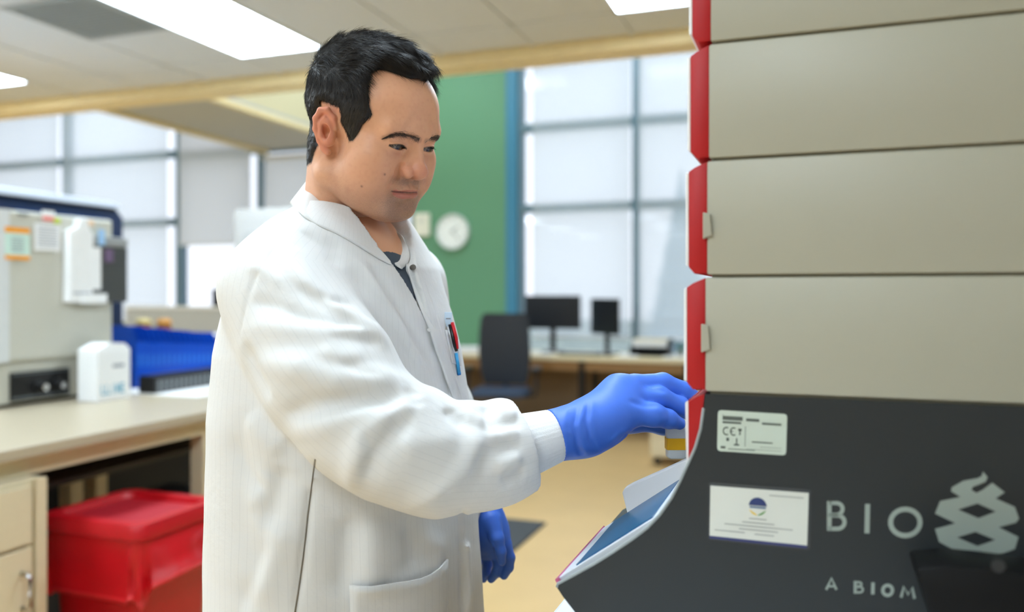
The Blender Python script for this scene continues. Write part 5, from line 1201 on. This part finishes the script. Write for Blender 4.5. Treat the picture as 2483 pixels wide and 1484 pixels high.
# knit cuffs
def knit(c0, r0, c1, r1):
    c0, c1 = np.array(c0), np.array(c1); ax_ = (c1-c0)/np.linalg.norm(c1-c0); a_ = np.cross(ax_, (0, -1, 0)); a_ /= np.linalg.norm(a_); b_ = np.cross(ax_, a_); n_ = 120; V = []
    for j in range(13):
        t_ = j/12
        for k in range(n_):
            th_ = k/n_*2*math.pi; r_ = (r0+(r1-r0)*t_)*(1+.008*math.sin(th_*40))-(.004 if j in (0, 12) else 0)
            V.append(c0+(c1-c0)*t_+(a_*math.cos(th_)+b_*math.sin(th_))*r_)
    Fc = [(j*n_+k, j*n_+(k+1) % n_, (j+1)*n_+(k+1) % n_, (j+1)*n_+k) for j in range(12) for k in range(n_)]
    return qmesh('knit_cuff', V, Fc, mat('knit_white', (228, 228, 228), .85, bump=.3, bscale=700), coat)
knit(npx(1240, 1090, 1.096), 82*1.10/F, npx(1352, 1054, 1.118), 63*1.115/F); knit(npx(1150, 1190, 1.378), .034, npx(1172, 1232, 1.366), .031)

# ------------------------------------------------------------------ gloves
M_glove = mat('blue_nitrile', (62, 108, 206), .5, var=.05, vscale=20, bump=.12, bscale=120, sss=.05)
G1 = Vol(npx(1310, 1140, 1.17)-np.array((.02, .16, .02)), npx(1700, 880, 1.25)+np.array((.03, .10, .02)), .0016)
def P(x, y, D, r): return (npx(x, y, D), r*D/F)
G1.chain([P(1335, 1058, 1.113, 65), P(1400, 1044, 1.127, 58), P(1440, 1028, 1.135, 56)], .02)
for ch_ in ([P(1440, 1010, 1.140, 44), P(1500, 950, 1.160, 36), P(1540, 934, 1.175, 25)], [P(1440, 1030, 1.135, 46), P(1490, 985, 1.145, 38), P(1530, 966, 1.155, 27)], [P(1430, 1045, 1.130, 46), P(1480, 1020, 1.133, 40), P(1520, 1002, 1.135, 32)], [P(1440, 1010, 1.165, 40), P(1520, 950, 1.200, 28)]): G1.chain(ch_, .022)
G1.chain([P(1540, 934, 1.177, 26), P(1608, 928, 1.187, 23), P(1660, 948, 1.193, 21), P(1694, 975, 1.201, 18)], .006)
G1.chain([P(1528, 968, 1.155, 27), P(1600, 962, 1.163, 24), P(1650, 984, 1.173, 21), P(1684, 1016, 1.185, 18)], .006)
G1.chain([P(1518, 1002, 1.133, 31), P(1585, 1006, 1.135, 28), P(1620, 1016, 1.145, 22), P(1648, 1027, 1.155, 15)], .007)
G1.chain([P(1540, 945, 1.205, 24), P(1610, 945, 1.225, 21), P(1670, 985, 1.235, 18)], .006)
G1.chain([P(1440, 1040, 1.165, 34), P(1530, 1020, 1.215, 26), P(1610, 1030, 1.230, 21), P(1655, 1040, 1.220, 17)], .014)
def gh(x, y): return G1.hit(CAM, ray(x, y), .95, 1.4)
def gfold(pts, a_, w_): 
    Q_ = [gh(*p_) for p_ in pts]; Q_ = [q_ for q_ in Q_ if q_ is not None]
    if len(Q_) > 1: G1.fold(Q_, a_, w_)
for pts, a_, w_ in (([(1412, 985), (1402, 1030), (1412, 1080), (1425, 1100)], .0030, .0045), ([(1402, 988), (1394, 1035), (1402, 1085), (1412, 1105)], -.0028, .004), ([(1428, 975), (1422, 1020), (1432, 1065), (1450, 1092)], -.0022, .0035), ([(1436, 970), (1432, 1020), (1445, 1065)], .0018, .004), ([(1375, 990), (1368, 1030), (1372, 1070)], .0014, .004), ([(1352, 992), (1346, 1040), (1362, 1095)], -.0014, .004), ([(1480, 1072), (1500, 1050), (1530, 1036)], .0016, .004), ([(1500, 1072), (1520, 1052), (1545, 1040)], -.0014, .003), ([(1560, 936), (1590, 944), (1620, 952)], -.002, .004), ([(1525, 972), (1555, 981), (1600, 984)], -.003, .004), ([(1340, 1000), (1338, 1050), (1365, 1110)], .0012, .0025)): gfold(pts, a_, w_)
gax = npx(1440, 1028, 1.135)-npx(1343, 1056, 1.115); gax /= np.linalg.norm(gax); c_ = npx(1343, 1056, 1.115)
hs = (G1.X-f32(c_[0]))*f32(gax[0])+(G1.Y-f32(c_[1]))*f32(gax[1])+(G1.Z-f32(c_[2]))*f32(gax[2]); G1.d = np.maximum(G1.d, -hs).astype(f32)
V_, F_ = G1.mesh(); V_ = relax(V_, F_, 2, .4); gl = qmesh('glove', V_, F_, M_glove, person); gl['label'] = 'blue glove reaching to the tower'
G2 = Vol(npx(1120, 1430, 1.36)-np.array((.02, .06, .01)), npx(1265, 1200, 1.36)+np.array((.02, .07, .02)), .0016)
G2.chain([P(1160, 1205, 1.368, 42), P(1172, 1250, 1.36, 42), P(1190, 1290, 1.36, 46)], .02)
for ch_ in ([P(1185, 1285, 1.35, 34), P(1222, 1325, 1.345, 18)], [P(1180, 1290, 1.36, 38), P(1200, 1335, 1.355, 20)], [P(1170, 1290, 1.37, 38), P(1180, 1335, 1.37, 20)], [P(1160, 1290, 1.385, 34), P(1160, 1330, 1.385, 18)]): G2.chain(ch_, .018)
G2.chain([P(1224, 1318, 1.345, 16), P(1237, 1352, 1.342, 12.5), P(1234, 1376, 1.346, 11.5), P(1222, 1396, 1.352, 10)], .003)
G2.chain([P(1200, 1335, 1.355, 16), P(1209, 1368, 1.350, 12.5), P(1204, 1388, 1.352, 11.5), P(1191, 1404, 1.358, 10)], .003)
G2.chain([P(1180, 1335, 1.375, 15), P(1183, 1368, 1.374, 12), P(1180, 1388, 1.376, 11), P(1172, 1404, 1.380, 9.5)], .003)
G2.chain([P(1160, 1330, 1.388, 14), P(1160, 1360, 1.390, 11), P(1155, 1386, 1.395, 9.5)], .003)
G2.chain([P(1190, 1262, 1.335, 24), P(1206, 1308, 1.318, 16), P(1214, 1338, 1.314, 12.5), P(1217, 1362, 1.316, 10)], .006)
gax = npx(1190, 1290, 1.36)-npx(1160, 1205, 1.368); gax /= np.linalg.norm(gax); c_ = npx(1166, 1222, 1.366)
hs = (G2.X-f32(c_[0]))*f32(gax[0])+(G2.Y-f32(c_[1]))*f32(gax[1])+(G2.Z-f32(c_[2]))*f32(gax[2]); G2.d = np.maximum(G2.d, -hs).astype(f32)
V_, F_ = G2.mesh(); V_ = relax(V_, F_, 2, .4); gl = qmesh('glove', V_, F_, M_glove, person); gl['label'] = 'blue glove hanging at the side'
# ------------------------------------------------------------------ things in his pocket and hand
def free(name, label, cat, p_): o = bpy.data.objects.new(name, None); COL.objects.link(o); o.location = Vector(p_); return tag(o, label, cat)
p0_ = onk(1094, 840, 1.20, .004); pn = free('pen', 'red and black pen clipped in the chest pocket of the coat', 'pen', p0_)
q1, q2 = npx(1092, 786, p0_[1])-p0_, npx(1107, 852, p0_[1])-p0_
MB().tube([tuple(q1), tuple(q1*.2+q2*.8), tuple(q2)], [.0036, .0036, .0022], 10).build('barrel', mat('pen_black', (22, 20, 24), .3), pn, True)
MB().tube([tuple(q1+np.array((.003, -.003, .003))), tuple(q1*.5+q2*.5+np.array((.0045, -.003, 0))), tuple(q2+np.array((.002, -.002, .004)))], [.0026, .0024, .0016], 8).build('red_clip', mat('pen_red', (206, 24, 34), .35), pn, True)
cdp = free('id_card', 'pale blue card peeking out of the chest pocket above the pen', 'card', p0_)
a_, b_ = npx(1078, 757, p0_[1]+.004)-p0_, npx(1096, 792, p0_[1]+.004)-p0_; MB().box(a_[0], b_[0], a_[1], a_[1]+.0015, b_[2], a_[2], .0003, 1).build('card', mat('pale_blue_card', (206, 226, 242), .4), cdp)
MB().box(a_[0]+.002, b_[0]-.002, a_[1]-.0005, a_[1], b_[2]+.011, b_[2]+.013).build('print', M_ink, cdp)
mk_ = free('marker', 'light blue marker hanging below the red pen at the coat edge', 'marker', p0_)
q1, q2 = npx(1106, 856, p0_[1]+.006)-p0_, npx(1113, 904, p0_[1]+.006)-p0_; MB().tube([tuple(q1), tuple(q2)], [.0024, .0030], 8).build('barrel', mat('sky_blue_plastic', (60, 160, 214), .3), mk_, True); MB().tube([tuple(q2), tuple(q2*1.12-q1*.12)], [.0032, .0026], 8).build('cap', mat('sky_blue_cap', (30, 120, 190), .3), mk_, True)
cpk = ribbon('chest_pocket', [onk(1080, 800, 1.22, .004), onk(1094, 806, 1.22, .004), npx(1106, 812, p0_[1]+.012)], [onk(1096, 880, 1.22, .003), onk(1106, 884, 1.22, .003), npx(1118, 888, p0_[1]+.016)], M_cl)
vp = npx(1640, 1110, 1.185); vl = free('sample_vial', 'small clear vial with yellow label held under the gloved fingers', 'vial', vp)
s_ = 1.185/F
loft([[(x*s_, y*s_, z*s_) for x, y in rrect(hx_, hx_*.7, 6)] for hx_, z in ((20, 0), (24, 4), (25, 70), (25, 84))]).build('tube', mat('clear_plastic', (232, 236, 238), .3, trans=.35, var=0), vl, 'auto')
loft([[(x*s_, y*s_, z*s_) for x, y in rrect(26.2, 18.6, 6)] for z in (22, 50)], False, False).build('yellow_label', mat('amber_yellow', (236, 178, 20), .4), vl, 'auto')
loft([[(x*s_, y*s_, z*s_) for x, y in rrect(hx_, hx_*.7, 6)] for hx_, z in ((27, 84), (27, 112), (22, 118))]).build('cap', mat('pale_cap', (214, 226, 224), .3), vl, 'auto')
# the figure stands on the floor
